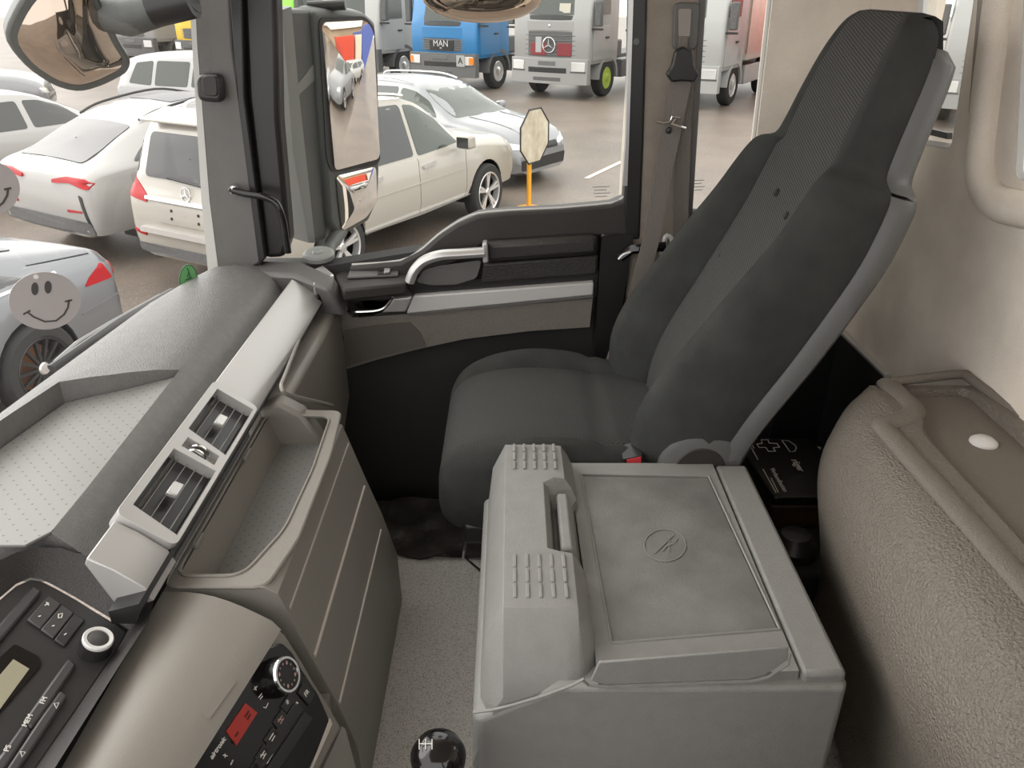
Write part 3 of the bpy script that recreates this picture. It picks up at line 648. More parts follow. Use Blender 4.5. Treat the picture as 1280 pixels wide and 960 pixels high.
def interp(rows, k):
    V_ = [Vector(r) if len(r) <= 4 else r for r in rows]; out = []
    for i in range(len(rows)-1):
        p0 = rows[max(i-1, 0)]; p1 = rows[i]; p2 = rows[i+1]; p3 = rows[min(i+2, len(rows)-1)]
        for j in range(k):
            t = j/k
            out.append([.5*(2*b+(c-a)*t+(2*a-5*b+4*c-d)*t*t+(3*b-a-3*c+d)*t**3) for a, b, c, d in zip(p0, p1, p2, p3)])
    out.append(list(rows[-1])); return out
BR = interp(back, 3)
def seam(z):
    pts = [(1.7, .5), (1.85, .5), (2.0, .56), (2.2, .64), (2.3, .68), (2.34, .8), (2.6, .84)]
    for (a_, sa), (b_, sb_) in zip(pts, pts[1:]):
        if z <= b_: return sa+(sb_-sa)*(z-a_)/(b_-a_)
    return .84
def FVp(z):
    s0 = seam(z); d = 1-s0
    return [(-1.0, -.72, 0), (-1.03, -.35, 0), (-1.015, -.02, .3), (-1+d*.1, 0, .8), (-1+d*.34, 0, 1.0), (-1+d*.58, 0, .86), (-1+d*.78, 0, .5), (-1+d*.93, 0, .17), (-s0, 0, .0)]
def CVp(z):
    s0 = seam(z); return [(-s0, 0, .0), (-s0*.97, 0, .09), (-s0*.88, 0, .08), (-s0*.5, 0, .0), (0, -.02, 0), (s0*.5, 0, 0), (s0*.88, 0, .08), (s0*.97, 0, .09), (s0, 0, .0)]
def seat_ring(r, prof):
    z, x, w_, b_, th, dy = r[:6]; th_a = math.radians(22); f = Vector((-math.cos(th_a), 0, math.sin(th_a)*.6))
    return [Vector((x, YC+dy-v*w_, z))+f*(a_*th+c_*b_) for v, a_, c_ in prof]
# v<0 is the far (door) side
def side(prof): return [(-v, a_, c_) for v, a_, c_ in reversed(prof)]
build(MB().loft([seat_ring(r, CVp(r[0])) for r in BR], closed=False, caps=False), 'backrest_centre', 'weave_back', SE, angle=80)
for far in (1, 0):
    rr = []
    for r in BR:
        pr = FVp(r[0]); pr = pr+[(pr[-1][0]*.98, -.6, 0)]
        rr.append(seat_ring(r, pr if far else side(pr)))
    build(MB().loft(rr, closed=False, caps=False), 'backrest_bolster', 'velour', SE, angle=80)
zt_ = BR[-1][0]; top = seat_ring(BR[-1], FVp(zt_)[1:]+CVp(zt_)[1:]+side(FVp(zt_))[1:-1]); mid = [p+Vector((.02, 0, .002)) for p in top]
cy_ = sum((p.y for p in top))/len(top)
build(MB().loft([top, mid, [Vector((p.x+.02, cy_+(p.y-cy_)*.9, p.z-.008)) for p in mid], [Vector((p.x+.03, cy_+(p.y-cy_)*.9, p.z-.05)) for p in mid]], closed=False, caps=False), 'headrest_top', 'velour', SE, angle=80)
SV = [(-1.01, -.7, 0), (-1.045, -.8, 0), (-1.04, -1.0, 0), (-.95, -1.14, 0), (-.5, -1.2, 0), (0, -1.22, 0), (.5, -1.2, 0), (.95, -1.14, 0), (1.04, -1.0, 0), (1.045, -.8, 0), (1.01, -.7, 0)]
lo_ = [r for r in BR if r[0] <= 2.315]; hi_ = [r for r in BR if r[0] >= 2.315 and r[0] < 2.515]
build(MB().loft([seat_ring(r, SV) for r in lo_], closed=True, caps=True), 'back_shell', 'shell', SE, angle=50)
hs = [seat_ring(r, SV) for r in hi_]; l_ = hi_[-1]; l2 = [l_[0]+.018, l_[1]+.006]+list(l_[2:])
hs.append(seat_ring(l2, [(v*.86, a_*.8 if a_ > -.9 else a_*.86, c_) for v, a_, c_ in SV]))
build(MB().loft(hs, closed=True, caps=True), 'headrest_shell', 'shell', SE, angle=50)
# buttons pulled into the cushion
for z_, dy in ((2.235, .02), (2.225, -.075), (2.075, .11), (2.055, -.115)):
    r = min(BR, key=lambda q_: abs(q_[0]-z_)); p = Vector((r[1], YC+dy, r[0]))
    build(MB().lathe([(.0, .003), (.006, .002), (.009, -.004)], p+Vector((-.002, 0, .001)), (-.9, 0, .4), 10), 'tuft_button', 'velour', SE)
# cushion
cush = [(-.148, 1.70, 1.655, .165, .0), (-.142, 1.735, 1.635, .195, .004), (-.115, 1.772, 1.62, .218, .01), (-.06, 1.793, 1.615, .234, .02), (.02, 1.802, 1.615, .24, .028), (.1, 1.8, 1.615, .24, .03), (.18, 1.792, 1.615, .238, .024), (.26, 1.785, 1.615, .23, .012), (.36, 1.78, 1.615, .22, .0)]
CR = interp(cush, 4)
def cring(r, lo, hi, inv=False):
    x, zt, zb, w_, b_ = r
    full = [(-.9, zb, 0), (-.99, zb+(zt-zb)*.25, 0), (-1.02, zb+(zt-zb)*.6, 0), (-.985, zt-.018, 0), (-.93, zt, .6), (-.86, zt, 1), (-.79, zt, .75), (-.73, zt, .2), (-.70, zt-.005, 0)]
    mid_ = [(-.70, zt-.005, 0), (-.675, zt+.001, 0), (-.4, zt+.001, 0), (0, zt+.003, 0), (.4, zt+.001, 0), (.675, zt+.001, 0), (.70, zt-.005, 0)]
    pr = full if lo else ([(-v, z, b) for v, z, b in reversed(full)] if hi else mid_)
    return [Vector((x, YC+.0-v*w_, z+b*b_)) for v, z, b in pr]
def splitx(rows, x0): 
    out = []
    for r in rows:
        d_ = abs(r[0]-x0); r = list(r)
        if d_ < .012: r[1] -= .006*(1-d_/.012)
        out.append(r)
    return out
CR2 = splitx(CR, .18)
build(MB().loft([cring(r, 0, 0) for r in CR2], closed=False, caps=False), 'cushion_centre', 'weave', SE, angle=80)
for a_ in ((1, 0), (0, 1)): build(MB().loft([cring(r, *a_) for r in CR2], closed=False, caps=False), 'cushion_bolster', 'velour', SE, angle=80)
fr_ = cring(CR2[0], 0, 0); 
fu = cring(CR2[0], 1, 0)+fr_[1:]+cring(CR2[0], 0, 1)[1:]
build(MB().loft([fu, [Vector((p.x+.01, YC+(p.y-YC)*.9, p.z-.006)) for p in fu], [Vector((p.x+.03, YC+(p.y-YC)*.7, 1.65)) for p in fu]], closed=False, caps=False), 'cushion_front', 'weave', SE, angle=80)
build(MB().box((-.1, 1.30, 1.585), (.36, 1.72, 1.635)), 'seat_pan', 'black', SE, bevel=.01)
build(MB().prism([(-.02, 1.33, 1.16), (.32, 1.33, 1.16), (.30, 1.33, 1.585), (.0, 1.33, 1.585)], (0, .36, 0)), 'pedestal', 'black_matte', SE, bevel=.01)
build(MB().tube([(-.09, 1.325, 1.60), (-.1, 1.32, 1.54), (-.06, 1.315, 1.5)], .004, 8), 'adjust_lever', 'chrome', SE)
# recliner cover
pc = Vector((.352, 1.2685, 1.785))
build(MB().lathe([(.0, .0), (.068, 0), (.078, -.006), (.078, -.02), (0, -.02)], pc, (0, -1, 0), 28), 'recliner_cover', 'shell', SE)
build(MB().lathe([(.0, .0), (.046, 0), (.05, -.004)], pc+Vector((0, -.002, 0)), (0, -1, 0), 24), 'recliner_disc', 'door_dark', SE)
bk = plate('buckle', [(779, 574), (803, 569), (803, 579), (780, 583)], 'black', SE, .05, .0, Y=1.28)
plate('buckle_button', [(783, 574.5), (801, 570.5), (801, 578), (784, 580)], 'red_plastic', SE, .0, .002, Y=1.28, label='red buckle release button')

# ================================================================== storage box between the seats
B = thing('storage_box', 'grey plastic storage box with ribbed front hump and lid', 'storage box', (.19, 1.0, 1.42))
ZL = 1.795
bodyp = [(-.052, 1.421), (-.055, 1.6), (-.053, ZL-.07), (.06, ZL-.01), (.44, ZL-.012), (.44, 1.6), (.43, 1.421)]
build(MB().loft([[Vector((x*f_+.19*(1-f_), y, z)) for x, z in bodyp] for y, f_ in ((.75, .97), (.765, 1), (1.255, 1), (1.262, .985))]), 'box_body', 'box', B, bevel=.012, seg=3)
# rear rail of the box beside the lid
build(MB().prism([(.378, .762, ZL-.045), (.437, .762, ZL-.045), (.437, 1.267, ZL-.045), (.378, 1.267, ZL-.045)], (0, 0, .049)), 'rear_rail', 'box', B, bevel=.007)
# lid
LPt = PXs([(726, 592), (886, 595), (975, 786), (764, 803)], Z=ZL+.006)
LO = [Vector((.105, 1.27, ZL+.005)), Vector((.374, 1.27, ZL+.005)), Vector((.374, .765, ZL+.005)), Vector((.112, .752, ZL+.005))]
LI = [Vector((p.x, p.y, ZL+.005)) for p in LPt]; dn = Vector((0, 0, -1))
lid = build(MB().loft([[p+dn*.05 for p in LO], LO, LI, [p+dn*.007 for p in LI]], caps=False), 'lid', 'box', B, bevel=.004)
lp = build(MB().prism([Vector((p.x+( .245-p.x)*.012, p.y+(1.03-p.y)*.012, ZL-.0005)) for p in LPt], (0, 0, .003)), 'lid_panel', 'box_lid', lid, bevel=.001)
ee = LPt+[LPt[0]]
edg = MB()
for a, b in zip(ee[1:], ee[2:]): edg.tube([a+Vector((0, 0, -.001)), b+Vector((0, 0, -.001))], .0022, 6)
build(edg, 'lid_edge_line', 'box', lid)
kk = dict(Z=ZL+.003)
strokes('emblem', [arc(831, 682, 26, 20, 0, 360, 32), [(818, 692), (842, 669)], [(828, 689), (834, 682), (841, 680)], [(843, 678), (847, 673)], [(836, 670), (836, 690)]], 'box', lp, .0016, .0012, kk)
# ribbed hump along the front of the box
def hump(y, top, cutin):
    xr = .088
    if cutin: return [(-.055, ZL-.16), (-.035, top-.05), (-.012, top), (.052, top), (.06, top-.012), (.066, top-.042), (.1, top-.05), (.118, ZL-.03), (.1, ZL-.16)]
    return [(-.055, ZL-.16), (-.035, top-.05), (-.012, top), (.07, top), (xr, top-.003), (.1, top-.022), (.11, top-.045), (.118, ZL-.03), (.1, ZL-.16)]
HT = 1.862
rows = [(.752, 1.765, 0), (.765, 1.79, 0), (.80, 1.85, 0), (.815, HT, 0), (.932, HT, 0), (.940, HT, 1), (1.112, HT, 1), (1.128, HT, 0), (1.24, HT-.004, 0), (1.255, HT-.02, 0), (1.265, HT-.05, 0)]
hm = build(MB().loft([[Vector((x, y, z)) for x, z in hump(y, t_, c_)] for y, t_, c_ in rows]), 'front_hump', 'box', B, bevel=.005, seg=3)
for (y0, y1) in ((.83, .925), (1.15, 1.235)):
    for i in range(5):
        for j in range(3):
            x = .004+.0175*i; L_ = (y1-y0)/3; ya = y0+j*L_+.003
            build(MB().box((x-.0025, ya, HT-.001), (x+.0025, ya+L_-.004, HT+.002)), 'grip_rib', 'box', hm, bevel=.001)
build(MB().box((.073, .955, HT-.045), (.092, 1.1, HT-.012)), 'lid_handle', 'box', B, bevel=.005, label='lid release handle')
kk = dict(Y=.748)
strokes('body_seam', [[(591, 889), (615, 886), (640, 880), (680, 868), (715, 855), (730, 847)], [(728, 848), (735, 855), (760, 857), (940, 850), (960, 845), (985, 828), (988, 814)]], 'box', B, .002, .004, kk)
build(MB().prism(PXs([(748, 825), (985, 806), (984, 822), (955, 842), (935, 847), (755, 854), (738, 848)], Y=.752), (0, -.004, 0)), 'lid_lip', 'box', lid, bevel=.003)

# ================================================================== seat belt
BE = thing('seat_belt', 'brown grey three-point seat belt hanging at the door pillar', 'seat belt', (.35, 1.85, 1.2))
def ribbon(name, L_, R_, m, parent, th=.003):
    n_ = Vector((0, -th, 0)); mb_ = MB()
    mb_.loft([[a, b, b+n_, a+n_] for a, b in zip(L_, R_)]); return build(mb_, name, m, parent)
dep = [1.875, 1.865, 1.855, 1.84, 1.82, 1.80]
Lp = [(838, 95), (828, 160), (818, 215), (803, 300), (785, 370), (763, 443)]; Rp = [(866, 95), (852, 160), (840, 215), (824, 300), (806, 370), (785, 443)]
ribbon('webbing', [U(*p, Y=d) for p, d in zip(Lp, dep)], [U(*p, Y=d) for p, d in zip(Rp, dep)], 'belt', BE)
ribbon('webbing', [U(*p, Y=1.885) for p in ((846, 98), (842, 240), (840, 330))], [U(*p, Y=1.885) for p in ((865, 98), (861, 240), (859, 330))], 'belt', BE)
plate('loop_cover', [(842, 63), (852, 57), (864, 63), (866, 82), (872, 92), (866, 102), (850, 100), (838, 102), (831, 92), (838, 82)], 'black', BE, .0, .02, r=.006, Y=1.872, bevel=.004)
build(MB().tube(PXs([(820, 152), (829, 154), (837, 153), (840, 146), (850, 148)], Y=1.84), .0035, 8), 'belt_clip', 'chrome', BE)
build(MB().tube(PXs([(838, 155), (845, 157), (857, 161)], Y=1.84), .0035, 8), 'belt_clip', 'chrome', BE)
build(MB().tube(PXs([(840, 155), (846, 148)], Y=1.84), .003, 8), 'belt_clip', 'chrome', BE)
build(MB().lathe([(0, .006), (.006, .005), (.008, 0)], U(836, 163, Y=1.846), (0, -1, 0), 12), 'belt_stop_button', 'black', BE)
build(MB().prism(rounded(PXs([(763, 437), (776, 438), (774, 458), (766, 463), (757, 455)], Y=1.79), .008), (0, .015, 0)), 'belt_anchor', 'belt', BE, bevel=.003)
build(MB().tube(PXs([(757, 455), (761, 462)], Y=1.785), .004, 8), 'anchor_bolt', 'chrome', BE)

# ================================================================== moulded rear shelf
SH = thing('rear_shelf', 'brown grey grained moulded rear shelf with a sunken top tray', 'shelf', (.65, .75, 1.42))
ysh = [.46, .6, .75, .9, 1.0, 1.1, 1.18, 1.235, 1.265, 1.28]
def shprof(y):
    k_ = min(1, max(0, (y-.75)/.53)); fx = .492+.062*k_**1.3                 # front bulge recedes towards the far end
    e = max(0, (y-1.18)/.10)**2*.03
    return [(.83, 1.421), (fx+.06+e, 1.421), (fx+.05+e, 1.55), (fx+.026+e, 1.68), (fx+.005+e, 1.78), (fx+.002+e*1.2, 1.85), (fx+.022+e, 1.91), (fx+.048+e*.8, 1.947-e*.3), (.592+.042*k_+e*.2, 1.964-e*.3), (.655, 1.966-e*.3), (.83, 1.966-e*.3)]
sb = build(MB().loft([smoothpath([Vector((x, y, z)) for x, z in shprof(y)], 3) for y in ysh]), 'shelf_body', 'shelf', SH, angle=55)
cut(sb, MB().prism(rounded([Vector((.648, .4, 1.945)), Vector((.648, 1.1, 1.945)), Vector((.672, 1.14, 1.945)), Vector((.685, 1.2, 1.945)), Vector((.68, 1.252, 1.945)), Vector((.805, 1.262, 1.945)), Vector((.81, .4, 1.945))], .02), (0, 0, .1)))
build(MB().box((.64, .47, 1.9455), (.815, 1.255, 1.9475)), 'tray_floor', 'shelf_top', SH)
rp = smoothpath(PXs([(1108, 478), (1118, 487), (1135, 503), (1142, 513), (1134, 523), (1112, 529), (1104, 533), (1112, 543), (1150, 585), (1210, 652), (1300, 755)], Z=1.963), 5)
build(MB().tube(rp, .019, 10, flat=.55, up=(0, 0, 1)), 'tray_bead', 'shelf_top', SH, angle=60)
build(MB().tube(smoothpath(PXs([(1112, 478), (1160, 472), (1203, 468), (1216, 476), (1300, 535)], Z=1.966), 4), .009, 8), 'wall_bead', 'shelf_top', SH, angle=60)
cp_ = build(MB().lathe([(.021, 0), (.0205, .004), (.014, .009), (0, .0105)], U(1229, 554, Z=1.947), (0, 0, 1), 24), 'cover_cap', 'white_plastic', SH, label='pale oval plastic cap')
# storage ledge behind the seat
LG = build(MB().box((.42, 1.29, 1.16), (.81, 1.84, 1.515)), 'storage_ledge', 'black_matte', bevel=.01); tag(LG, 'black storage ledge between the seat and the rear wall', 'ledge')

# ================================================================== first aid kit and the clutter behind the seat
KT = thing('first_aid_kit', 'black first aid case with white cross outline on its lid', 'first aid kit', (.62, 1.57, 1.516))
kz = 1.6
ko_ = PXs([(921, 549), (1012, 552), (1035, 612), (962, 622)], Z=kz)
k4 = [Vector((.548, 1.70, 1.516)), Vector((.74, 1.70, 1.516)), Vector((.74, 1.447, 1.516)), Vector((.568, 1.447, 1.516))]
build(MB().prism(rounded(k4, .012), (0, 0, .062)), 'case_body', 'kit_side', KT, bevel=.004)
build(MB().prism(rounded([p+Vector((0, 0, .063)) for p in k4], .012), (0, 0, .022)), 'case_lid', 'kit_black', KT, bevel=.004)
kk = dict(Z=kz+.0015)
def kz_(x, y): return (900+x*140/960, 500+y*140/960)
cross = [(315, 378), (360, 372), (355, 342), (412, 342), (420, 370), (488, 374), (510, 405), (455, 410), (475, 440), (415, 440), (392, 408), (335, 408)]
strokes('cross_outline', [[kz_(*p) for p in cross+cross[:1]]], 'marking', KT, .0026, .0008, kk)
strokes('lid_print', [[kz_(232, 345), kz_(325, 512)], [kz_(255, 345), kz_(292, 415)], [kz_(368, 593), kz_(480, 795)], [kz_(437, 668), kz_(500, 793)],
                      [kz_(*p) for p in ((530, 345), (590, 352), (640, 385), (655, 410), (640, 440), (600, 445), (530, 345))]], 'marking', KT, .0022, .0008, kk)
d_ = (U(*kz_(570, 795), **kk)-U(*kz_(435, 570), **kk)).normalized()
text('lid_lettering', 'Verbandkasten', .016, U(*kz_(503, 683), **kk), d_, (0, 0, 1), 'marking', KT)
text('lid_lettering', 'räger', .024, U(*kz_(668, 560), **kk), d_, (0, 0, 1), 'marking', KT)
WT = plate('warning_triangle', [(908, 557), (919, 557), (914, 572)], 'orange_plastic', None, .012, 0, Y=1.46); tag(WT, 'small orange warning triangle edge beside the first aid case', 'warning triangle')
PA = plate('paper_sheet', [(955, 518), (974, 520), (969, 536), (948, 532)], 'paper', None, .0, .002, Z=1.5165); tag(PA, 'small folded paper lying behind the seat', 'paper')
ST_ = build(MB().tube(PXs([(999, 554), (1012, 557), (1026, 561)], Z=1.53), .004, 6), 'metal_rod', 'pale_beige'); tag(ST_, 'thin pale rod lying beside the first aid case', 'rod')
SL = build(MB().lathe([(0, .05), (.03, .045), (.05, .02), (.05, 0)], Vector((.60, 1.37, 1.516)), (0, 0, 1), 20), 'rubber_boot', 'radio_black'); tag(SL, 'dark rubber boot on the ledge beside the rear shelf', 'cap')

# ================================================================== gear lever
GK = thing('gear_lever', 'glossy black gear lever knob with white shift pattern', 'gear lever', (-.09, .66, 1.42))
gc = U(548, 944, Z=1.735)
build(MB().lathe([(0, .022), (.018, .020), (.030, .012), (.035, .0), (.034, -.014), (.026, -.035), (.018, -.06), (.0, -.06)], gc, (.05, -.1, 1), 28), 'knob', 'black_gloss', GK, angle=80)
build(MB().tube([gc-Vector((0, 0, .05)), Vector((gc.x+.01, gc.y+.01, 1.421))], .012, 10), 'shaft', 'black', GK)
build(MB().lathe([(.06, 0), (.05, .03), (.03, .08), (.015, .12)], Vector((gc.x+.01, gc.y+.01, 1.421)), (0, 0, 1), 20), 'gaiter', 'black_matte', GK)
kk = dict(pl=(gc+Vector((0, 0, .0215)), Vector((.05, -.1, 1)).normalized()))
strokes('shift_pattern', [[(524, 937), (524, 924)], [(532, 937), (532, 924)], [(540, 937), (540, 924)], [(524, 930), (540, 930)]], 'marking', GK, .001, .0006, kk)
# dirty rubber mat sliding off the tunnel into the footwell
rows = []
for i in range(15):
    t = i/14; y = 1.462+.27*t; z = 1.432-.035*t
    rows.append([Vector((-.31+.02*j, y+.008*math.sin(j*.9+i*.4), z+.006*math.sin(j*.5-i*.9)*min(1, t*3)+.003*math.sin(j*1.1+i))) for j in range(13)])
lowr = [[p-Vector((0, 0, .006)) for p in r] for r in rows]
DM = build(MB().loft([a+b[::-1] for a, b in zip(rows, lowr)]), 'rubber_mat', 'dirty_mat', angle=70); tag(DM, 'crumpled dirty black rubber mat at the footwell edge', 'mat')

# ================================================================== outside mirrors and wiper
MI = thing('door_mirror', 'grey truck door mirror with tall main glass and wide-angle glass', 'mirror', (-.45, 2.2, 1.95))
mc = U(437, 118, Y=2.2)
n = MN = Vector((.845, -.535, -.06)).normalized(); MPL = (mc, n); kk = dict(pl=MPL)
hp = [(393, 14), (425, 11), (457, 17), (470, 28), (474, 80), (476, 190), (474, 250), (462, 276), (425, 297), (412, 280), (406, 200), (398, 90)]
ho = PXs(hp, **kk)
bk_ = [p-n*.11+Vector((-.01, -.055 if i >= 8 or i < 1 else .0, 0)) for i, p in enumerate(ho)]
ctr = sum(ho, Vector())/len(ho)
build(MB().loft([ho, [p-n*.05+(p-ctr)*.03 for p in ho], [ctr+(p-ctr)*.9-n*.14 for p in ho]]), 'mirror_housing', 'mirror_housing', MI, bevel=.012, seg=3)
kk2 = dict(pl=(mc+n*.003, n))
ar = dict(pl=(mc-n*.02, n))
plate('housing_arm_panel', [(352, 12), (398, 12), (402, 120), (408, 300), (388, 303), (366, 200)], 'mirror_housing', MI, .06, .004, r=.02, bevel=.008, **ar)
plate('arm_edge_panel', [(350, 12), (362, 8), (372, 120), (392, 303), (384, 303), (364, 190)], 'mirror_housing_light', MI, .05, .006, **ar)
plate('reflective_band', [(360, 118), (393, 76), (395, 96), (362, 127)], 'mirror_housing_light', MI, 0, .006, **ar)
plate('glass_bezel', [(398, 22), (456, 20), (468, 34), (475, 200), (470, 206), (415, 216), (408, 200)], 'black', MI, .002, .001, r=.02, **kk2)
gw = Vector((-n.y, n.x, 0)).normalized(); gu = n.cross(gw)*-1
if gu.z < 0: gu = -gu
MR = 1.35
g0 = rounded(PXs([(400, 28), (455, 25), (464, 37), (474, 198), (417, 213)], **kk2), .018, 6); gc_ = sum(g0, Vector())/len(g0)
def sag(p): d_ = p-mc; return p+n*(.018-(d_.dot(gw)**2+d_.dot(gu)**2)/(2*MR))
build(MB().loft([[p for p in g0]]+[[sag(gc_+(p-gc_)*s0) for p in g0] for s0 in (1, .9, .8, .7, .6, .5, .4, .3, .2, .1, .01)], caps=False), 'main_glass', 'mirror', MI, angle=60, label='large main mirror glass')
# convex wide angle glass below
cw = U(447, 247, **kk2); px_ = [(420, 220), (470, 208), (472, 252), (458, 272), (428, 289), (424, 260)]
ow = rounded(PXs(px_, **kk2), .015); cc = sum(ow, Vector())/len(ow)
build(MB().loft([ow]+[[cc+(p-cc)*s0+n*(.012*(1-s0*s0)) for p in ow] for s0 in (.98, .8, .6, .4, .2, .02)], caps=False), 'wide_angle_glass', 'mirror', MI, angle=89)
build(MB().tube([U(425, 288, Y=2.19), U(412, 308, Y=2.1), U(408, 322, Y=2.02)], [.022, .018, .018], 12), 'mirror_arm', 'mirror_housing', MI)
build(MB().tube(PXs([(385, 8), (432, 6)], Y=2.16), .012, 10), 'arm_joint', 'black', MI)
# ramp mirror above the windscreen corner
FM = thing('front_mirror', 'rounded dark-framed front mirror hanging outside the windscreen top', 'mirror', (-.95, 1.62, 2.4))
fc = U(82, 55, Y=1.66); n = (CAM-fc).normalized(); n = Vector((n.x+.1, n.y, n.z-.6)).normalized(); kk = dict(pl=(fc, n))
fo = [(2, 48), (25, 0), (60, -40), (110, -30), (150, 55), (165, 78), (160, 92), (130, 108), (100, 117), (70, 110), (35, 88)]
o1 = rounded(PXs(fo, **kk), .03, 3); c1 = sum(o1, Vector())/len(o1)
build(MB().loft([[c1+(p-c1)*.85+n*.0 for p in o1], o1, [p-n*.03 for p in o1], [c1+(p-c1)*.8-n*.08 for p in o1]]), 'mirror_housing', 'mirror_housing', FM, bevel=.006)
gi = [c1+(p-c1)*.84+n*.001 for p in o1]
build(MB().loft([gi]+[[c1+(p-c1)*.84*s0+n*(.001+.035*(1-s0*s0)) for p in o1] for s0 in (.9, .75, .6, .45, .3, .15, .01)], caps=False), 'convex_glass', 'mirror_brown', FM, angle=89)
build(MB().tube(PXs([(110, 15), (160, 22), (205, 10), (240, -5)], Y=1.7), [.03, .035, .03, .03], 12), 'mirror_arm', 'mirror_housing', FM)
build(MB().tube(PXs([(190, 10), (240, -2)], Y=1.69), .036, 12), 'arm_collar', 'black', FM)
KM = thing('kerb_mirror', 'brown kerb mirror bowl hanging above the passenger door window', 'mirror', (-.05, 2.1, 2.5))
kcx = U(603, -6, Y=2.1)
rows = []
for i in range(8):
    t = i/7; rr = math.cos(t*PI/2*.97); h = -.06*math.sin(t*PI/2)
    rows.append([kcx+Vector((.145*rr*math.cos(a_), .09*rr*math.sin(a_), h)) for a_ in [2*PI*j/28 for j in range(28)]])
build(MB().loft([[p+Vector((0, 0, .05)) for p in rows[0]]]+rows), 'mirror_bowl', 'mirror_brown', KM, angle=80)
r0 = rows[0]+rows[0][:2]; build(MB().tube(r0, .006, 6), 'bowl_rim', 'mirror_housing', KM)
# wiper
WI = thing('windscreen_wiper', 'grey windscreen wiper arm resting below the glass', 'wiper', (-.85, 1.45, 1.95))
build(MB().tube(PXs([(66, 462), (112, 430), (152, 402), (218, 364)], X=-.86), .012, 8, flat=.5), 'wiper_blade', 'black', WI)
build(MB().tube(PXs([(70, 454), (98, 430), (140, 404), (200, 370)], X=-.88), [.007, .008, .007, .006], 8), 'wiper_arm', 'mirror_housing_light', WI)
build(MB().tube(PXs([(140, 408), (210, 365)], X=-.87), .004, 6), 'blade_frame', 'mirror_housing_light', WI)
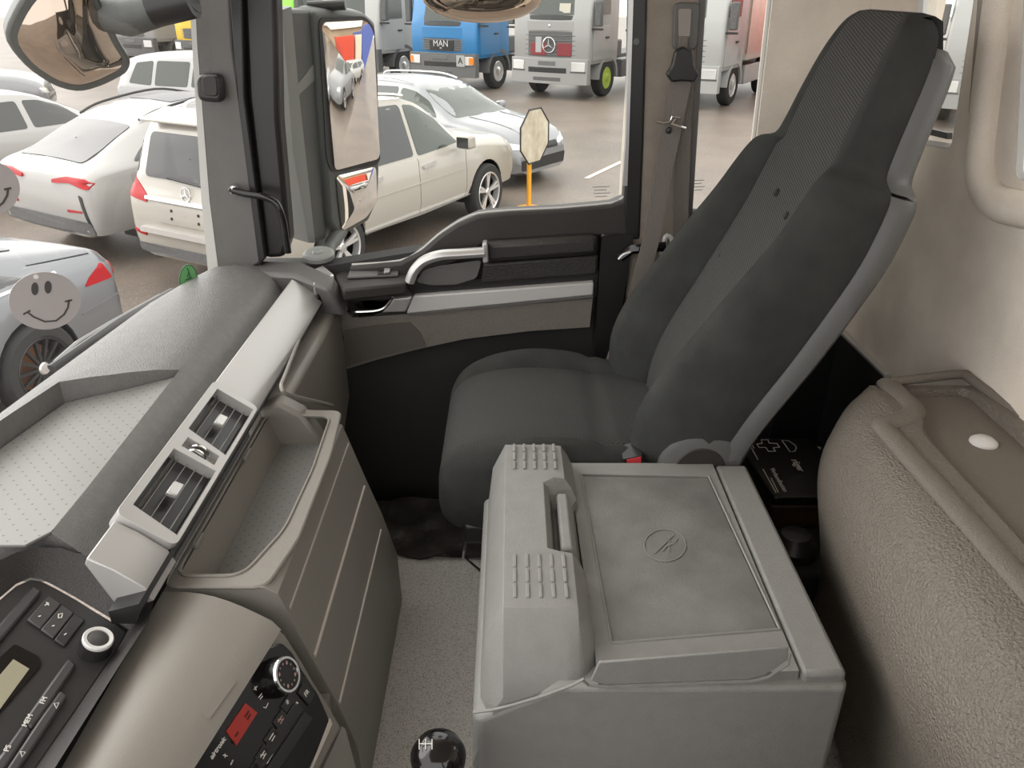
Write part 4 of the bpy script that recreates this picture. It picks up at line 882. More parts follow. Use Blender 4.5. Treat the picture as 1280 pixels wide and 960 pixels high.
# ================================================================== vehicles outside (local +x forward, origin on the ground at the middle)
def ringcar(s):
    x, zt, zb_, w_, wt, zlow, = s
    h = max(zt-zb_, .001)
    pts = [(0, zlow), (w_*.75, zlow), (w_*.95, zlow+.05), (w_*.995, zlow+.2), (w_, zlow+(zb_-zlow)*.55), (w_*.985, zb_-.06*min(1, (zb_-zlow))), (w_*.955, zb_),
           (w_*.955+(wt-w_*.955)*.5, zb_+h*.45), (wt+.015, zb_+h*.82), (wt*.93, zb_+h*.96), (wt*.6, zt+.012), (0, zt+.025)]
    return [Vector((x, y, z)) for y, z in pts]+[Vector((x, -y, z)) for y, z in reversed(pts[1:-1])]
class Car:
    def __init__(s, name, label, loc, rz, stations, paint, group=None, cat='car'):
        s.root = thing(name, label, cat, (loc[0], loc[1], ZG), rz, group, local=True)
        st = interp(stations, 4)
        mb = MB(); mb.loft([ringcar(q_) for q_ in st])
        s.body = build(mb, 'body', paint, s.root, angle=48)
        s.bvh = BVHTree.FromPolygons(mb.v, mb.f); s.W = max(q_[3] for q_ in stations); s.x0 = stations[0][0]; s.x1 = stations[-1][0]
    def hit(s, a, b, d):
        if d in 'LR':
            sg = 1 if d == 'L' else -1; o = Vector((a, sg*3, b)); v = Vector((0, -sg, 0))
        elif d in 'FB':
            sg = 1 if d == 'F' else -1; o = Vector((sg*6, a, b)); v = Vector((-sg, 0, 0))
        else: o = Vector((a, b, 5)); v = Vector((0, 0, -1))
        r = s.bvh.ray_cast(o, v)
        return (r[0], r[1], v) if r[0] is not None else (None, None, v)
    def panel(s, name, poly, d, m, off=.008, r=.05, parent=None, rings=4, sub=3):
        P = [Vector((a, b, 0)) for a, b in poly]
        if r: P = rounded(P, r, 3)
        Q = []
        for a, b in zip(P, P[1:]+P[:1]):
            nn_ = max(1, min(sub, int((b-a).length/.12)+1))
            for j in range(nn_): Q.append(a+(b-a)*j/nn_)
        c = sum(Q, Vector())/len(Q); rg = []; last = None
        for i in range(rings+1):
            f = 1-i/rings if i < rings else .02
            row = []
            for q_ in Q:
                p = c+(q_-c)*f; h, nn_, v = s.hit(p.x, p.y, d)
                if h is None: h = last or Vector((0, 0, 0)); row.append(h.copy()); continue
                last = h; row.append(h-v*off)
            rg.append(row)
        back_ = [p+s.hit(0, 0, d)[2]*(off+.02) for p in rg[0]]
        return build(MB().loft([back_]+rg, caps=False), name, m, parent or s.root, angle=50)
    def gap(s, poly, d):
        sg = 1 if d == 'L' else -1; W_ = s.W
        last = []
        for x, z in poly: h = s.hit(x, z, d)[0]; last.append(Vector((x, h.y-.012*sg, z)))
        cut(s.body, MB().loft([last, [Vector((q_.x, W_*1.3*sg, q_.z)) for q_ in last]]))
    def wheel(s, x, sy, rad, rim='alloy', spokes=5, hub='trim_chrome', brake=None, arch=True):
        d = 'L' if sy > 0 else 'R'; y = s.W*sy
        if arch:
            R1 = rad*1.16; yi = (s.W-.30)*sy
            cut(s.body, MB().prism([(px_, yi, pz_) for px_, pz_ in arc(x, rad, R1, R1, 0, 360, 28)[:-1]], (0, .6*sy, 0)))
            up_ = arc(x, rad, R1-.006, R1-.006, -10, 190, 22)
            build(MB().loft([[Vector((px_, yi+.004*sy, pz_)) for px_, pz_ in up_], [Vector((px_, (s.W-.035)*sy, pz_)) for px_, pz_ in up_]], closed=False, caps=False), 'wheel_arch', 'trim_black', s.root)
            build(MB().prism([(px_, yi+.003*sy, pz_) for px_, pz_ in up_], (0, .004*sy, 0)), 'wheel_arch', 'trim_black', s.root)
        ax = (0, sy, 0); o = Vector((x, y-.19*sy, rad))
        ty = build(MB().lathe([(rad*.68, .0), (rad*.9, 0), (rad, .03), (rad, .18), (rad*.93, .212), (rad*.74, .215), (rad*.7, .2)], o, ax, 32, caps=False), 'wheel', 'tyre', s.root, angle=40)
        rmb = MB(); rmb.lathe([(rad*.73, .208), (rad*.71, .218), (rad*.66, .21), (rad*.64, .13)], o, ax, 32, caps=False)
        R_ = rot_to(Vector(ax))
        for i in range(spokes):
            for ds in ((-.12, .12) if spokes <= 7 else (0,)):
                a = 2*PI*i/spokes+.3; a2 = a+ds
                p0 = Vector((math.cos(a)*rad*.1, math.sin(a)*rad*.1, .19)); p1 = Vector((math.cos(a2)*rad*.68, math.sin(a2)*rad*.68, .205))
                t = (p1-p0).normalized(); q_ = Vector((-t.y, t.x, 0)).normalized()*rad*(.05 if spokes <= 7 else .035)
                rmb.add([o+R_ @ v for v in (p0-q_, p0+q_, p1+q_, p1-q_, p0-q_-Vector((0, 0, .03)), p0+q_-Vector((0, 0, .03)), p1+q_-Vector((0, 0, .03)), p1-q_-Vector((0, 0, .03)))],
                        [(0, 1, 2, 3), (7, 6, 5, 4), (0, 4, 5, 1), (1, 5, 6, 2), (2, 6, 7, 3), (3, 7, 4, 0)])
        build(rmb, 'rim', rim, ty)
        build(MB().lathe([(.0, .205), (rad*.12, .203), (rad*.15, .19), (rad*.15, .15)], o, ax, 16), 'hub_cap', hub, ty)
        build(MB().lathe([(0, .09), (rad*.52, .09), (rad*.52, .07)], o, ax, 24), 'brake_disc', brake or 'alloy_dark', ty)
        build(MB().lathe([(0, .03), (rad*.7, .03), (rad*.7, .0)], o, ax, 24), 'wheel_back', 'trim_black', ty)
        return ty
def heading(h): return math.atan2(h[1], h[0])
def at(ref, h, fwd, left):            # world point from a reference: fwd metres ahead, left metres to its left
    h = Vector((h[0], h[1])).normalized(); l = Vector((-h.y, h.x)); p = Vector((ref[0], ref[1]))+h*fwd+l*left; return (p.x, p.y)
def star(o, r, ax, m, parent, name='star_emblem'):
    R_ = rot_to(Vector(ax)); o = Vector(o); mb = MB()
    ring_ = [o+R_ @ Vector((math.cos(a)*r, math.sin(a)*r, 0)) for a in [2*PI*i/24 for i in range(26)]]
    mb.tube(ring_, r*.09, 6)
    up = R_.inverted() @ Vector((0, 0, 1)); a0 = math.atan2(up.y, up.x)
    for i in range(3):
        a = a0+2*PI*i/3; t = Vector((math.cos(a), math.sin(a), 0)); q_ = Vector((-t.y, t.x, 0))
        mb.prism([o+R_ @ (t*r), o+R_ @ (q_*r*.14), o+R_ @ (-q_*r*.14)], R_ @ Vector((0, 0, r*.12)))
    return build(mb, name, m, parent)

# ---- the large white SUV (right side towards the cab)
H1 = (1.56, 2.72); f1 = (-.33, 11.3)
suv = [(-2.78, .80, .78, .80, .78, .42), (-2.75, .98, .95, .88, .80, .38), (-2.69, 1.12, 1.08, .92, .80, .36), (-2.60, 1.36, 1.12, .94, .79, .36), (-2.46, 1.70, 1.14, .95, .77, .36), (-2.28, 1.80, 1.14, .96, .75, .36), (-1.4, 1.835, 1.13, .965, .74, .36), (-.5, 1.83, 1.12, .965, .73, .36), (.15, 1.76, 1.11, .965, .71, .36),
       (.6, 1.56, 1.10, .965, .70, .36), (1.0, 1.28, 1.09, .96, .74, .36), (1.2, 1.15, 1.08, .96, .80, .36), (1.7, 1.12, 1.03, .95, .80, .36), (2.2, 1.06, .94, .92, .76, .36), (2.45, .96, .84, .84, .68, .36), (2.54, .78, .70, .72, .6, .4)]
c_ = Car('large_suv', 'large white SUV with silver roof rails beside the octagonal sign', at(f1, H1, -1.55, .96), heading(H1), suv, 'cream_paint')
r_ = c_.root
for sy in (-1, 1):
    for x in (1.53, -1.56): c_.wheel(x, sy, .385)
for d in 'LR':
    c_.panel('side_window', [(-.02, 1.13), (.93, 1.15), (.62, 1.48), (.2, 1.68), (-.02, 1.71)], d, 'car_glass_green')
    c_.panel('side_window', [(-1.1, 1.14), (-.1, 1.14), (-.1, 1.72), (-1.1, 1.76)], d, 'car_glass')
    c_.panel('side_window', [(-2.35, 1.18), (-1.2, 1.16), (-1.2, 1.74), (-2.2, 1.70)], d, 'car_glass')
    for x in (.15, -.92): c_.panel('door_handle', [(x-.13, .97), (x+.13, .985), (x+.13, 1.03), (x-.13, 1.015)], d, 'trim_chrome', .03, .015, rings=2)
    for x in (1.0, -.06, -1.15): c_.gap([(x, .42), (x+.012, .42), (x+.012, 1.1), (x, 1.1)], d)
    c_.panel('side_crease', [(-1.1, .80), (.95, .80), (.95, .815), (-1.1, .815)], d, 'cream_paint', .008, 0, rings=2, sub=8)
    c_.panel('sill_trim', [(-1.15, .37), (1.1, .37), (1.1, .45), (-1.15, .45)], d, 'trim_chrome', .03, .02, rings=2, sub=6)
    c_.panel('fuel_flap', [(-1.75, .93), (-1.5, .93), (-1.5, 1.08), (-1.75, 1.08)], d, 'cream_paint', .006, .05)
    sg = 1 if d == 'L' else -1
    mr_ = build(MB().prism(rounded([(.72, sg*.99, 1.1), (.92, sg*.98, 1.1), (.9, sg*.98, 1.27), (.74, sg*.99, 1.27)], .05), (0, sg*.2, 0)), 'side_mirror', 'cream_paint', r_, bevel=.03)
    build(MB().box((.715, sg*1.0 if sg > 0 else -1.17, 1.12), (.722, 1.17 if sg > 0 else -1.0, 1.25)), 'mirror_glass', 'car_glass', mr_)
    build(MB().tube(smoothpath([(-2.0, sg*.70, 1.80), (-1.8, sg*.71, 1.87), (-.6, sg*.70, 1.875), (.05, sg*.67, 1.80)], 5), .02, 8), 'roof_rail', 'trim_chrome', r_)
    c_.panel('tail_light', [(sg*.58, .96), (sg*.9, 1.0), (sg*.92, 1.2), (sg*.84, 1.2), (sg*.6, 1.04)], 'B', 'red_lens', .01, .02)
    c_.panel('rear_quarter_glass', [(sg*.80, 1.25), (sg*.9, 1.2), (sg*.84, 1.5), (sg*.78, 1.55)], 'B', 'car_glass', .006, .02)
    c_.panel('rear_reflector', [(sg*.66, .60), (sg*.86, .63), (sg*.86, .67), (sg*.66, .64)], 'B', 'red_lens', .01, .01)
    c_.panel('head_light', [(sg*.5, .80), (sg*.82, .84), (sg*.84, .97), (sg*.55, .95)], 'F', 'lamp_glass', .012, .04)
c_.panel('rear_window', [(-.66, 1.21), (.66, 1.21), (.64, 1.64), (-.64, 1.64)], 'B', 'car_glass_grey', .012, .06)
c_.panel('windscreen', [(-.68, 1.20), (.68, 1.20), (.6, 1.66), (-.6, 1.66)], 'F', 'car_glass', .01, .05)
c_.panel('chrome_strip', [(-.6, 1.0), (.6, 1.0), (.6, 1.035), (-.6, 1.035)], 'B', 'trim_chrome', .03, .01, rings=2, sub=6)
c_.panel('plate_recess', [(-.42, .78), (.42, .78), (.48, .98), (-.48, .98)], 'B', 'cream_paint', .012, .05)
for y in (-.2, .2):
    for z in (.84, .92): build(MB().lathe([(0, .012), (.014, .01), (.016, 0)], c_.hit(y, z, 'B')[0]+Vector((-.01, 0, 0)), (-1, 0, 0), 10), 'plate_screw', 'trim_black', r_)
c_.panel('step_plate', [(-.7, .655), (.7, .655), (.7, .71), (-.7, .71)], 'B', 'alloy', .05, .02, rings=2, sub=6)
c_.panel('bumper_lower', [(-.8, .42), (.8, .42), (.82, .52), (-.82, .52)], 'B', 'truck_grey', .02, .03, rings=2, sub=6)
star(c_.hit(0, 1.10, 'B')[0]+Vector((-.02, 0, 0)), .07, (-1, 0, .2), 'trim_chrome', r_)
build(MB().prism([(-2.56, -.72, 1.74), (-2.56, .72, 1.74), (-2.2, .74, 1.82), (-2.2, -.74, 1.82)], (0, 0, .03)), 'roof_spoiler', 'cream_paint', r_, bevel=.01)
build(MB().tube([(-2.70, -.32, 1.19), (-2.685, .1, 1.215), (-2.68, .3, 1.23)], .012, 6), 'rear_wiper', 'trim_black', r_)
c_.panel('hood_vent', [(1.25, -.45), (1.35, -.45), (1.35, -.3), (1.25, -.3)], 'T', 'trim_black', .01, .02, rings=2)
c_.panel('grille', [(-.42, .6), (.42, .6), (.45, .9), (-.45, .9)], 'F', 'trim_black', .01, .04)

# ---- silver grey estate behind it
H2 = (.80, -.60)
est = [(-2.35, .7, .68, .74, .66, .3), (-2.3, .95, .9, .84, .7, .26), (-2.22, 1.2, .98, .88, .68, .24), (-2.0, 1.4, .99, .9, .65, .24), (-1.4, 1.49, .99, .91, .64, .24), (-.5, 1.51, .98, .915, .63, .24), (.1, 1.45, .97, .915, .62, .24), (.6, 1.25, .96, .91, .62, .24), (.95, 1.06, .95, .91, .68, .24), (1.15, .99, .93, .9, .74, .24),
       (1.6, .94, .87, .89, .74, .24), (2.0, .85, .77, .86, .7, .22), (2.2, .74, .66, .78, .64, .2), (2.33, .58, .52, .62, .5, .22)]
c_ = Car('estate_car', 'silver grey estate car parked behind the white SUV', at((.5, 13.6), H2, -2.3, 0), heading(H2), est, 'silver_paint')
for sy in (-1, 1):
    for x in (1.42, -1.35): c_.wheel(x, sy, .33)
for d in 'LR':
    sg = 1 if d == 'L' else -1
    c_.panel('side_window', [(-.2, 1.0), (.72, 1.01), (.42, 1.24), (.1, 1.37), (-.2, 1.41)], d, 'car_glass_green')
    c_.panel('side_window', [(-1.2, 1.02), (-.28, 1.01), (-.28, 1.42), (-1.2, 1.40)], d, 'car_glass')
    c_.panel('side_window', [(-2.0, 1.06), (-1.28, 1.03), (-1.28, 1.39), (-1.85, 1.33)], d, 'car_glass')
    c_.panel('head_light', [(sg*.42, .60), (sg*.76, .64), (sg*.78, .74), (sg*.5, .68)], 'F', 'lamp_glass', .012, .03)
    build(MB().prism(rounded([(.58, sg*.93, .98), (.74, sg*.92, .98), (.72, sg*.92, 1.1), (.6, sg*.93, 1.1)], .04), (0, sg*.17, 0)), 'side_mirror', 'silver_paint', c_.root, bevel=.03)
    build(MB().tube(smoothpath([(-1.9, sg*.6, 1.42), (-1.7, sg*.61, 1.51), (-.5, sg*.6, 1.545), (.0, sg*.58, 1.48)], 5), .016, 8), 'roof_rail', 'trim_chrome', c_.root)
c_.panel('windscreen', [(-.70, 1.02), (.70, 1.02), (.56, 1.40), (-.56, 1.40)], 'F', 'truck_glass', .01, .05)
c_.panel('grille', [(-.4, .56), (.4, .56), (.42, .66), (-.42, .66)], 'F', 'trim_black', .01, .02)
c_.panel('lower_grille', [(-.6, .28), (.6, .28), (.62, .45), (-.62, .45)], 'F', 'trim_black', .01, .03)
c_.panel('bonnet_crease', [(1.1, .40), (2.1, .34), (2.1, .36), (1.1, .425)], 'T', 'silver_paint', .008, 0, rings=2, sub=6)
c_.panel('bonnet_crease', [(1.1, -.425), (2.1, -.36), (2.1, -.34), (1.1, -.40)], 'T', 'silver_paint', .008, 0, rings=2, sub=6)

# ---- white SUV coupe
H3 = (.52, .85)
cou = [(-2.42, .78, .76, .84, .80, .42), (-2.38, 1.02, .98, .93, .82, .38), (-2.28, 1.14, 1.08, .96, .78, .36), (-2.0, 1.24, 1.12, .975, .70, .36), (-1.5, 1.47, 1.14, .985, .66, .36), (-.9, 1.64, 1.13, .99, .66, .36), (-.2, 1.68, 1.11, .99, .66, .36), (.3, 1.60, 1.10, .985, .66, .36), (.8, 1.34, 1.08, .98, .68, .36), (1.1, 1.16, 1.07, .98, .74, .36), (1.6, 1.10, 1.0, .97, .78, .36), (2.1, 1.0, .88, .92, .72, .36), (2.4, .75, .68, .74, .6, .4)]
c_ = Car('coupe_suv', 'white coupe-shaped SUV with red tail lamp and sloping rear glass', at((-4.62, 8.95), H3, 2.3, .98), heading(H3), cou, 'white_paint')
for sy in (-1, 1):
    for x in (1.45, -1.48): c_.wheel(x, sy, .38, 'alloy_dark')
for d in 'LR':
    sg = 1 if d == 'L' else -1
    c_.panel('side_window', [(-1.75, 1.16), (-.25, 1.14), (-.25, 1.57), (-.9, 1.53), (-1.4, 1.36)], d, 'car_glass')
    c_.panel('side_window', [(-.15, 1.14), (.8, 1.12), (.45, 1.42), (.1, 1.56), (-.15, 1.58)], d, 'car_glass')
    c_.panel('tail_light', [(sg*.3, .97), (sg*.62, 1.0), (sg*.93, .95), (sg*.95, 1.02), (sg*.86, 1.06), (sg*.55, 1.06), (sg*.3, 1.01)], 'B', 'red_lens', .025, .02)
    c_.panel('rear_vent', [(sg*.86, .52), (sg*.89, .52), (sg*.82, .86), (sg*.76, .88)], 'B', 'trim_black', .01, .015)
    c_.panel('rear_reflector', [(sg*.5, .66), (sg*.78, .68), (sg*.78, .70), (sg*.5, .69)], 'B', 'red_lens', .01, .005, rings=2)
    c_.panel('fuel_flap', [(-1.85, .88), (-1.62, .88), (-1.6, 1.06), (-1.85, 1.06)], d, 'white_paint', .006, .05)
    build(MB().tube(smoothpath([(-1.35, sg*.58, 1.545), (-1.0, sg*.60, 1.645), (-.2, sg*.60, 1.72), (.35, sg*.58, 1.62)], 5), .016, 8), 'roof_rail', 'trim_black', c_.root)
c_.panel('rear_window', [(-2.2, -.62), (-1.45, -.56), (-1.45, .56), (-2.2, .62)], 'T', 'car_glass_grey', .012, .06)
c_.panel('sunroof', [(-.75, -.42), (.2, -.42), (.2, .42), (-.75, .42)], 'T', 'car_glass_grey', .008, .05)
c_.panel('bumper_lower', [(-.9, .42), (.9, .42), (.88, .58), (-.88, .58)], 'B', 'truck_grey', .02, .05)
c_.panel('windscreen', [(-.66, 1.16), (.66, 1.16), (.54, 1.54), (-.54, 1.54)], 'F', 'car_glass', .01, .05)

# ---- grey coupe close to the windscreen
H4 = (-.28, -.96)
gco = [(-2.38, .62, .60, .78, .72, .3), (-2.34, .88, .84, .86, .76, .24), (-2.25, 1.03, .94, .90, .76, .22), (-1.9, 1.10, .97, .92, .72, .2), (-1.5, 1.18, .98, .93, .66, .2), (-.9, 1.35, .98, .94, .6, .2), (-.2, 1.41, .97, .94, .58, .2), (.4, 1.33, .96, .93, .58, .2), (.9, 1.08, .94, .92, .64, .2), (1.15, .98, .92, .92, .7, .2), (1.7, .9, .82, .9, .7, .2), (2.2, .74, .66, .8, .62, .2), (2.36, .5, .46, .6, .5, .22)]
c_ = Car('grey_coupe', 'grey coupe with red tail lamp and black multi-spoke wheel', at((-3.40, 6.55), H4, 2.35, -.86), heading(H4), gco, 'grey_paint')
for sy in (-1, 1):
    for x in (1.42, -1.35): c_.wheel(x, sy, .35, 'alloy_dark', 14, 'alloy', 'brake')
for d in 'LR':
    sg = 1 if d == 'L' else -1
    c_.panel('side_window', [(-1.5, 1.02), (.8, 1.0), (.3, 1.27), (-.2, 1.34), (-.8, 1.3)], d, 'car_glass')
    c_.panel('tail_light', [(sg*.42, .80), (sg*.72, .76), (sg*.86, .78), (sg*.86, .9), (sg*.74, .92), (sg*.46, .86)], 'B', 'red_lens', .012, .03)
    c_.panel('tail_light_side', [(-2.28, .78), (-1.95, .80), (-2.02, .86), (-2.2, .94)], d, 'red_lens', .008, .03)
    c_.gap([(-2.18, 1.0), (-1.6, 1.07), (-1.6, 1.08), (-2.18, 1.012)], d)
    c_.panel('bumper_crease', [(-2.3, .62), (-1.85, .60), (-1.85, .612), (-2.3, .634)], d, 'grey_paint', .008, 0, rings=2, sub=5)
    c_.panel('chrome_line', [(-1.75, .985), (.85, .975), (.85, .99), (-1.75, 1.0)], d, 'trim_chrome', .008, 0, rings=2, sub=8)
    for x in (-.55,): c_.gap([(x, .3), (x+.01, .3), (x+.01, .97), (x, .97)], d)
c_.panel('rear_window', [(-1.75, -.5), (-1.0, -.5), (-1.0, .5), (-1.75, .5)], 'T', 'car_glass', .008, .05)
c_.panel('windscreen', [(-.6, 1.0), (.6, 1.0), (.5, 1.3), (-.5, 1.3)], 'F', 'car_glass', .01, .05)
c_.panel('number_plate', [(-.26, .68), (.26, .68), (.26, .78), (-.26, .78)], 'B', 'white_paint', .012, .01)

# ---- smaller cars further off
def small_car(name, label, ref, H, st, paint, glass='car_glass', wh=.33, group=None):
    c = Car(name, label, ref, heading(H), st, paint, group)
    for sy in (-1, 1):
        for x in (1.4, -1.35): c.wheel(x, sy, wh)
    for d in 'LR':
        sg = 1 if d == 'L' else -1
        zt = max(q_[1] for q_ in st)-.12; zb = st[len(st)//2][2]+.04
        c.panel('side_window', [(-.1, zb), (.78, zb), (.5, zb+(zt-zb)*.65), (.15, zt-.02), (-.1, zt)], d, glass)
        c.panel('side_window', [(-1.05, zb), (-.2, zb), (-.2, zt), (-1.05, zt)], d, glass)
        c.panel('side_window', [(-1.75, zb+.03), (-1.15, zb), (-1.15, zt), (-1.6, zt-.05)], d, glass)
        c.panel('tail_light', [(sg*.62, zb-.22), (sg*.84, zb-.22), (sg*.84, zb), (sg*.66, zb)], 'B', 'red_lens', .01, .02)
        c.panel('head_light', [(sg*.42, .6), (sg*.76, .64), (sg*.78, .76), (sg*.5, .72)], 'F', 'lamp_glass', .012, .03)
    c.panel('windscreen', [(-.64, zb+.03), (.64, zb+.03), (.54, zt), (-.54, zt)], 'F', 'truck_glass', .01, .05)
    c.panel('rear_window', [(-.58, zb+.03), (.58, zb+.03), (.54, zt), (-.54, zt)], 'B', glass, .01, .05)
    return c
comp = [(-2.15, .75, .72, .76, .7, .36), (-2.12, 1.0, .95, .86, .72, .32), (-2.05, 1.3, 1.06, .9, .7, .3), (-1.9, 1.58, 1.07, .91, .66, .3), (-1.2, 1.68, 1.07, .915, .64, .3), (-.3, 1.68, 1.06, .915, .63, .3), (.3, 1.58, 1.05, .91, .63, .3), (.7, 1.34, 1.04, .91, .66, .3), (1.0, 1.12, 1.02, .9, .72, .3), (1.6, 1.02, .94, .88, .7, .3), (2.05, .85, .77, .78, .62, .3), (2.18, .6, .56, .6, .5, .32)]
small_car('compact_suv', 'light grey compact SUV parked behind the white coupe SUV', at((-8.35, 18.9), (.93, -.36), 2.2, .2), (.93, -.36), comp, 'light_grey_paint', 'truck_glass')
small_car('white_hatchback', 'white hatchback partly hidden by the front mirror', (-8.1, 13.5), (.55, .83), est, 'white_paint', 'car_glass')
small_car('silver_hatchback', 'small silver car showing only its roof behind the white hatchback', (-13.6, 20.5), (.8, .3), comp, 'silver_paint')

# ---- trucks standing in a row (local +x forward, origin on the ground under the bumper)
HT_ = (-.52, -.854)
def truck(i, name, label, paint, lower, brand=None, tall=None, box=None, low=False, rim='alloy', stripes=False, off=(0, 0), group='trucks parked in a row across the yard'):
    p = (-2.16+3.23*i+off[0], 26.7-1.98*i+off[1])
    T = thing(name, label, 'truck', (p[0], p[1], ZG), heading(HT_), group, local=True)
    zt = 3.15; tall = (brand == 'star') if tall is None else tall; wb = 2.22 if tall else 1.98; g0, g1 = (1.14, 1.8) if tall else (1.15, 1.5)
    sec = [(-.0, 1.18), (.02, 1.25), (-.02, 1.9), (-.30, 3.0), (-.45, zt)]
    def ring_(x, w_, f): return x
    prof = [(-.06, .95), (0, 1.1), (.0, wb-.13), (-.05, wb), (-.24, 2.9), (-.45, zt), (-1.9, zt), (-1.95, 3.0), (-1.95, .95)]
    mb = MB()
    rg = []
    for y, s_ in ((-1.24, .0), (-1.2, .06), (-.9, .10), (0, .13), (.9, .10), (1.2, .06), (1.24, 0)):
        rg.append([Vector((x+(s_ if x > -1 else 0)-(.13 if x > -1 else 0), y, z)) for x, z in prof])
    cab = build(mb.loft(rg), 'cab_body', paint, T, bevel=.03)
    def fx(y): return -.13+.13*(1-(abs(y)/1.24)**2)
    def front(name_, y0, y1, z0, z1, m, d=.02, lean=0, par=None):
        ys_ = [y0+(y1-y0)*j/6 for j in range(7)]
        rr = []
        for y in ys_:
            x = fx(y)
            rr.append([Vector((x-.05, y, z0)), Vector((x+d, y, z0)), Vector((x+d-lean, y, z1)), Vector((x-.05-lean, y, z1))])
        return build(MB().loft(rr), name_, m, par or T, bevel=.008)
    front('windscreen', -1.1, 1.1, wb, 2.92, 'truck_glass', -.03, .2)
    front('wiper_panel', -1.15, 1.15, wb-.12, wb-.01, 'trim_black', .014, .04)
    g_ = front('grille', -1.0 if tall else -.85, 1.0 if tall else .85, g0, g1, 'truck_dark', .02)
    if stripes:
        for y0, y1 in ((.25, .7), (-.62, -.1)): front('grille_stripe', y0, y1, g0+.03, g0+.36, 'maroon', .036, par=g_)
        front('grille_notice', -.45, -.25, g0+.1, g1-.15, 'truck_white', .04, par=g_)
    for j in range(5): front('grille_bar', -.97 if tall else -.83, .97 if tall else .83, g0+.04+(g1-g0)/5.2*j, g0+.06+(g1-g0)/5.2*j, 'truck_grey', .032, par=g_)
    front('upper_panel', -.98, .98, g1+.02, wb-.15, paint, .025)
    bm_ = front('bumper', -1.24, 1.24, .42, 1.1, lower, .16)
    front('bumper_intake', -.62, .62, .72, .86, 'trim_black', .165, par=bm_)
    front('bumper_intake', -.45, .45, .5, .6, 'truck_dark', .165, par=bm_)
    front('number_plate_holder', -.28, .28, .92, 1.03, 'truck_grey', .17, par=bm_)
    for sg in (-1, 1):
        hl = front('head_light', sg*.78, sg*1.17, .78, 1.02, 'lamp_glass', .18, par=bm_)
        front('lamp_surround', sg*.74, sg*1.2, .74, .78, 'truck_dark', .17, par=bm_)
        if brand == 'MAN': front('turn_signal', sg*1.05, sg*1.2, .8, 1.0, 'amber_lens', .19, par=bm_)
        # side: door, window, fender, steps
        y = sg*1.245
        build(MB().box((-1.35, min(y, y+sg*.012), 1.05), (-.25, max(y, y+sg*.012), 1.95)), 'door_skin', paint, T, bevel=.006)
        build(MB().prism([(-1.3, y, wb+.02), (-.28, y, wb+.02), (-.42, y, 2.72), (-1.3, y, 2.72)], (0, sg*.014, 0)), 'side_window', 'truck_glass', T)
        build(MB().box((-1.25, min(y, y+sg*.04), 1.6), (-1.05, max(y, y+sg*.04), 1.65)), 'door_handle', 'trim_black', T)
        build(MB().box((-.3, min(y, y+sg*.28)-.0, 1.85), (-.15, max(y, y+sg*.28), 1.9)), 'mirror_arm', 'trim_black', T)
        build(MB().box((-.34, sg*1.40-.1, 1.95), (-.16, sg*1.40+.1, 2.6)), 'mirror', 'truck_dark', T, bevel=.03)
        fen = arc(-1.35, .52, .68, .66, 0, 180, 16)
        build(MB().prism([(x, sg*.9, z) for x, z in fen]+[(x, sg*.9, z) for x, z in reversed(arc(-1.35, .52, .58, .56, 0, 180, 16))], (0, sg*.35, 0)), 'fender', lower, T)
        o = Vector((-1.35, sg*.92, .52)); ax = (0, sg, 0)
        ty = build(MB().lathe([(.3, 0), (.48, 0), (.52, .04), (.52, .25), (.48, .3), (.32, .3), (.3, .27)], o, ax, 28, caps=False), 'wheel', 'tyre', T)
        build(MB().lathe([(.31, .28), (.29, .29), (.26, .2), (.2, .2), (.16, .26), (.12, .29), (0, .29)], o, ax, 24), 'rim', rim, ty)
        for x in (-4.6,):
            o = Vector((x, sg*.92, .52))
            ty = build(MB().lathe([(.3, 0), (.48, 0), (.52, .04), (.52, .25), (.48, .3), (.32, .3), (.3, .27)], o, ax, 24, caps=False), 'wheel', 'tyre', T)
            build(MB().lathe([(.31, .28), (.28, .27), (.2, .12), (.1, .14), (0, .14)], o, ax, 20), 'rim', 'truck_grey', ty)
        build(MB().box((-3.9, min(sg*.8, sg*1.2), .45), (-2.4, max(sg*.8, sg*1.2), .95)), 'side_locker', 'truck_grey' if not box else lower, T, bevel=.02)
    build(MB().box((-7.5, -.5, .75), (-1.0, .5, 1.0)), 'chassis', 'truck_dark', T)
    if box:
        for y0, y1 in ((-1.25, -1.2), (1.2, 1.25)): build(MB().box((-8, y0, 1.25), (-2.2, y1, 2.9)), 'side_board', box, T)
        build(MB().box((-2.25, -1.25, 1.25), (-2.2, 1.25, 3.0)), 'front_board', box, T)
        build(MB().box((-8, -1.25, 1.1), (-2.2, 1.25, 1.25)), 'load_floor', 'pale_beige', T)
        for x in (-4.0, -6.0): build(MB().box((x, 1.25, 1.15), (x+.08, 1.28, 2.9)), 'board_post', 'cargo_red', T)
    else:
        for y in (-1.0, -.3, .4, 1.0): build(MB().tube([(-2.15, y, 1.0), (-2.2, y, 2.0), (-2.15, y+.1, 2.9)], .05, 8), 'air_pipe', 'truck_grey', T)
        build(MB().box((-2.8, -1.0, 1.0), (-2.1, 1.0, 1.5)), 'engine_cover', 'truck_dark', T, bevel=.05)
    if brand == 'star': star(Vector((fx(0)+.05, 0, 1.45)), .2, (1, 0, 0), 'trim_chrome', g_); build(MB().lathe([(0, .02), (.04, .015), (.045, 0)], (fx(0)+.02, 0, 1.95), (1, 0, 0), 10), 'bonnet_badge', 'trim_chrome', T)
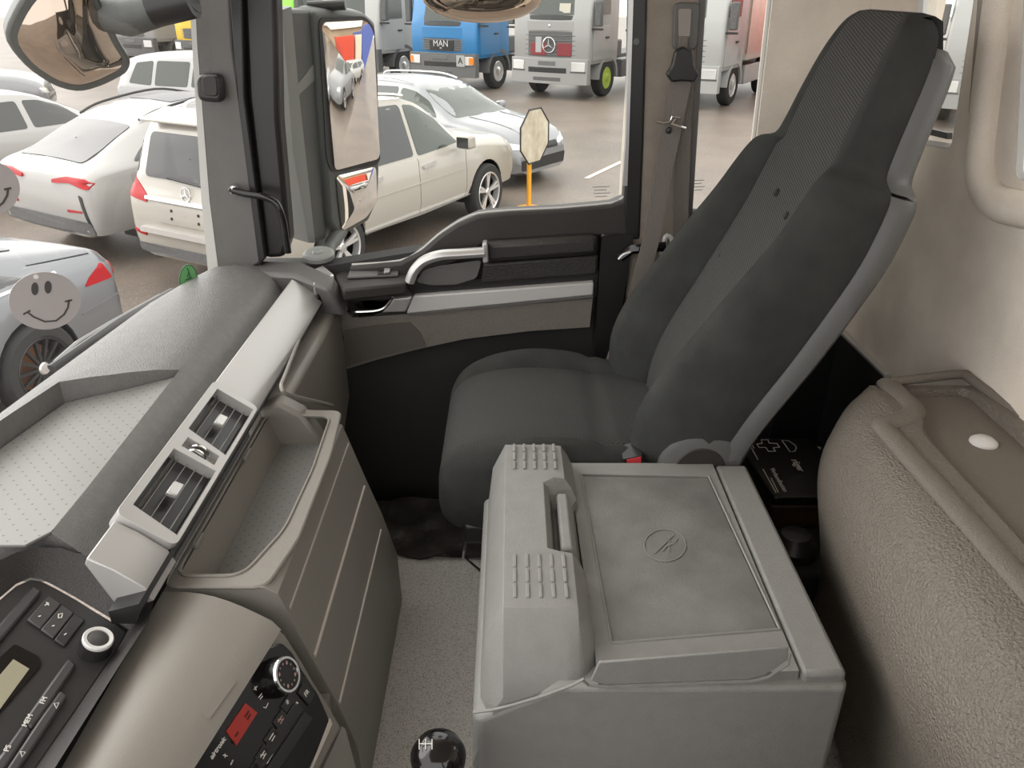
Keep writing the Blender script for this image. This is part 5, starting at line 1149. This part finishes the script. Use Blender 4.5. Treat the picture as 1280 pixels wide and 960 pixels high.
    if brand == 'MAN':
        plt_ = front('name_plate', -.45, .45, 1.18, 1.46, 'trim_black', .05, par=g_)
        text('lettering', 'MAN', .26, (fx(0)+.062, 0, 1.36), (0, 1, 0), (1, 0, 0), 'alloy', g_, ext=.006)
        text('lettering', 'M', .1, (fx(0)+.062, 0, 1.23), (0, 1, 0), (1, 0, 0), 'alloy', g_, ext=.006)
    if tall: build(MB().prism([(fx(.4)-.06, .25, wb+.06), (fx(.4)-.06, .6, wb+.06), (fx(.4)-.10, .6, wb+.3), (fx(.4)-.10, .25, wb+.3)], (.012, 0, 0)), 'windscreen_notice', 'paper', T)
    return T
t0 = truck(0, 'blue_truck', 'blue truck with lettered black grille plate and orange indicators', 'blue_paint', 'truck_grey', 'MAN')
mbx = MB(); mbx.box((.12, .62, .74), (.135, .92, 1.06)); pl_ = build(mbx, 'letter_plate', 'truck_white', t0)
text('lettering', 'A', .26, (.14, .77, .9), (0, 1, 0), (1, 0, 0), 'trim_black', t0, ext=.004)
truck(1, 'silver_truck', 'silver truck with maroon striped grille and round star emblem', 'truck_silver', 'truck_silver', 'star', rim='rim_green', stripes=True)
truck(2, 'white_tipper_truck', 'white truck with pink beige loading sides next to the silver truck', 'truck_white', 'truck_white', 'star', box='cargo_pink')
truck(3, 'red_bodied_truck', 'white truck with red loading body seen beside the side window edge', 'truck_white', 'truck_white', 'star', box='cargo_red', off=(.25, .2))
truck(4, 'white_truck', 'white truck seen through the rear wall window', 'truck_white', 'truck_silver', 'star', off=(.1, .2))
truck(-1, 'white_cab_truck', 'white truck with black wheel arch left of the blue truck', 'truck_white', 'truck_dark', None)
truck(-2, 'green_truck', 'lime green truck glimpsed beside the door mirror', 'green_paint', 'truck_silver', None)
truck(-3, 'yellow_truck', 'yellow truck front mostly hidden by the windscreen pillar', 'yellow_paint', 'truck_dark', None)
truck(-4, 'pale_truck', 'pale truck with dark grille behind the light grey compact SUV', 'truck_silver', 'truck_dark', 'star')
truck(-5, 'grey_fronted_truck', 'silver truck at the far end of the row behind the front mirror', 'truck_silver', 'truck_dark', 'star')

# ---- octagonal sign on an orange post
sb_ = U(661, 262, Z=ZG)
SG = thing('octagonal_sign', 'weathered cream octagonal sign on an orange post', 'sign', tuple(sb_))
build(MB().tube([sb_, sb_+Vector((0, 0, .75))], .035, 10), 'post', 'sign_orange', SG)
build(MB().lathe([(0, .04), (.2, .03), (.24, 0)], sb_, (0, 0, 1), 20), 'foot', 'sign_orange', SG)
n = Vector((.83, -.56, 0)).normalized(); xd = Vector((.56, .83, 0)).normalized(); yd = Vector((0, 0, 1))
sc_ = sb_+Vector((.075, 0, 1.06))
oc = [sc_+(xd*math.cos(PI/8+PI/4*i)+yd*math.sin(PI/8+PI/4*i))*.40 for i in range(8)]
build(MB().prism(oc, -n*.01), 'plate', 'sign_plate', SG)
o2 = oc+[oc[0]]
rb = MB()
for a, b in zip(o2, o2[1:]): rb.tube([a, b], .012, 6)
build(rb, 'plate_rim', 'trim_black', SG)

# ---- things that stand behind the truck and show in the door mirror
def refl(px, py, dist):
    d = ray(px, py); t = (mc-CAM).dot(MN)/d.dot(MN); p = CAM+d*t; q_ = p-mc
    n_ = (MN+(gw*q_.dot(gw)+gu*q_.dot(gu))/MR).normalized(); r = (d-2*d.dot(n_)*n_); r.z = 0; r.normalize(); return p+r*dist
for (px, hd, nm, lb, pt, ds) in ((433, (-.75, -.66), 'white_saloon', 'white saloon car reflected in the door mirror', 'white_paint', 19), (405, (-.8, -.6), 'grey_hatchback', 'grey hatchback reflected at the door mirror edge', 'silver_paint', 13)):
    q_ = refl(px, 95, ds); small_car(nm, lb, (q_.x, q_.y), hd, est, pt)
for (px, w_, h_, nm, lb, m_, ds) in ((430, 1.9, 3.4, 'red_container', 'red shipping container reflected in the door mirror', 'container_red', 25), (441, .9, 3.4, 'cream_container', 'cream container reflected beside the red one', 'container_cream', 25.5), (456, 2.6, 3.8, 'blue_container', 'blue shipping container reflected in the door mirror', 'container_blue', 26)):
    q_ = refl(px, 70, ds); T = thing(nm, lb, 'container', (q_.x, q_.y, ZG), local=True)
    build(MB().box((0, -w_/2, .1), (6, w_/2, h_)), 'container_body', m_, T, bevel=.03)
    for i in range(int(w_/.3)): build(MB().box((-.03, -w_/2+.15+.3*i, .3), (0, -w_/2+.27+.3*i, h_-.2)), 'door_rib', m_, T)
q_ = refl(425, 60, 36); T = thing('warehouse', 'brown warehouse reflected at the top of the door mirror', 'building', (q_.x, q_.y, ZG), local=True)
build(MB().box((0, -9, 0), (8, 9, 4.6)), 'warehouse_wall', 'warehouse', T)
build(MB().prism([(-.4, -9.5, 4.6), (4, -9.5, 6.0), (8.4, -9.5, 4.6)], (0, 19, 0)), 'warehouse_roof', 'container_cream', T)
for i in range(5): build(MB().box((-.05, -8+3.4*i, 0), (0, -6+3.4*i, 3)), 'roller_door', 'truck_grey', T)
# ================================================================== roof over the cab, driver's door and the driver's seat beside the lens
ce = build(MB().box((-.62, -.12, 2.98), (.87, 1.99, 3.02)), 'ceiling', 'felt'); tag(ce, 'beige lined cab roof', 'ceiling', kind='structure')
DL = build(MB().box((-.75, -.16, 1.1), (.87, -.11, 2.05)), 'wall_left', 'door_dark'); tag(DL, 'driver side door panel below its window', 'wall', kind='structure')
build(MB().box((.3, -.16, 2.05), (.42, -.11, 2.98)), 'pillar_panel', 'pillar_beige', DL)
DS = copy_tree(SE); DS.name = 'driver_seat'; DS.location.y -= 1.33; DS.location.x += .07; DS['label'] = 'dark grey fabric driver seat opposite the passenger seat'
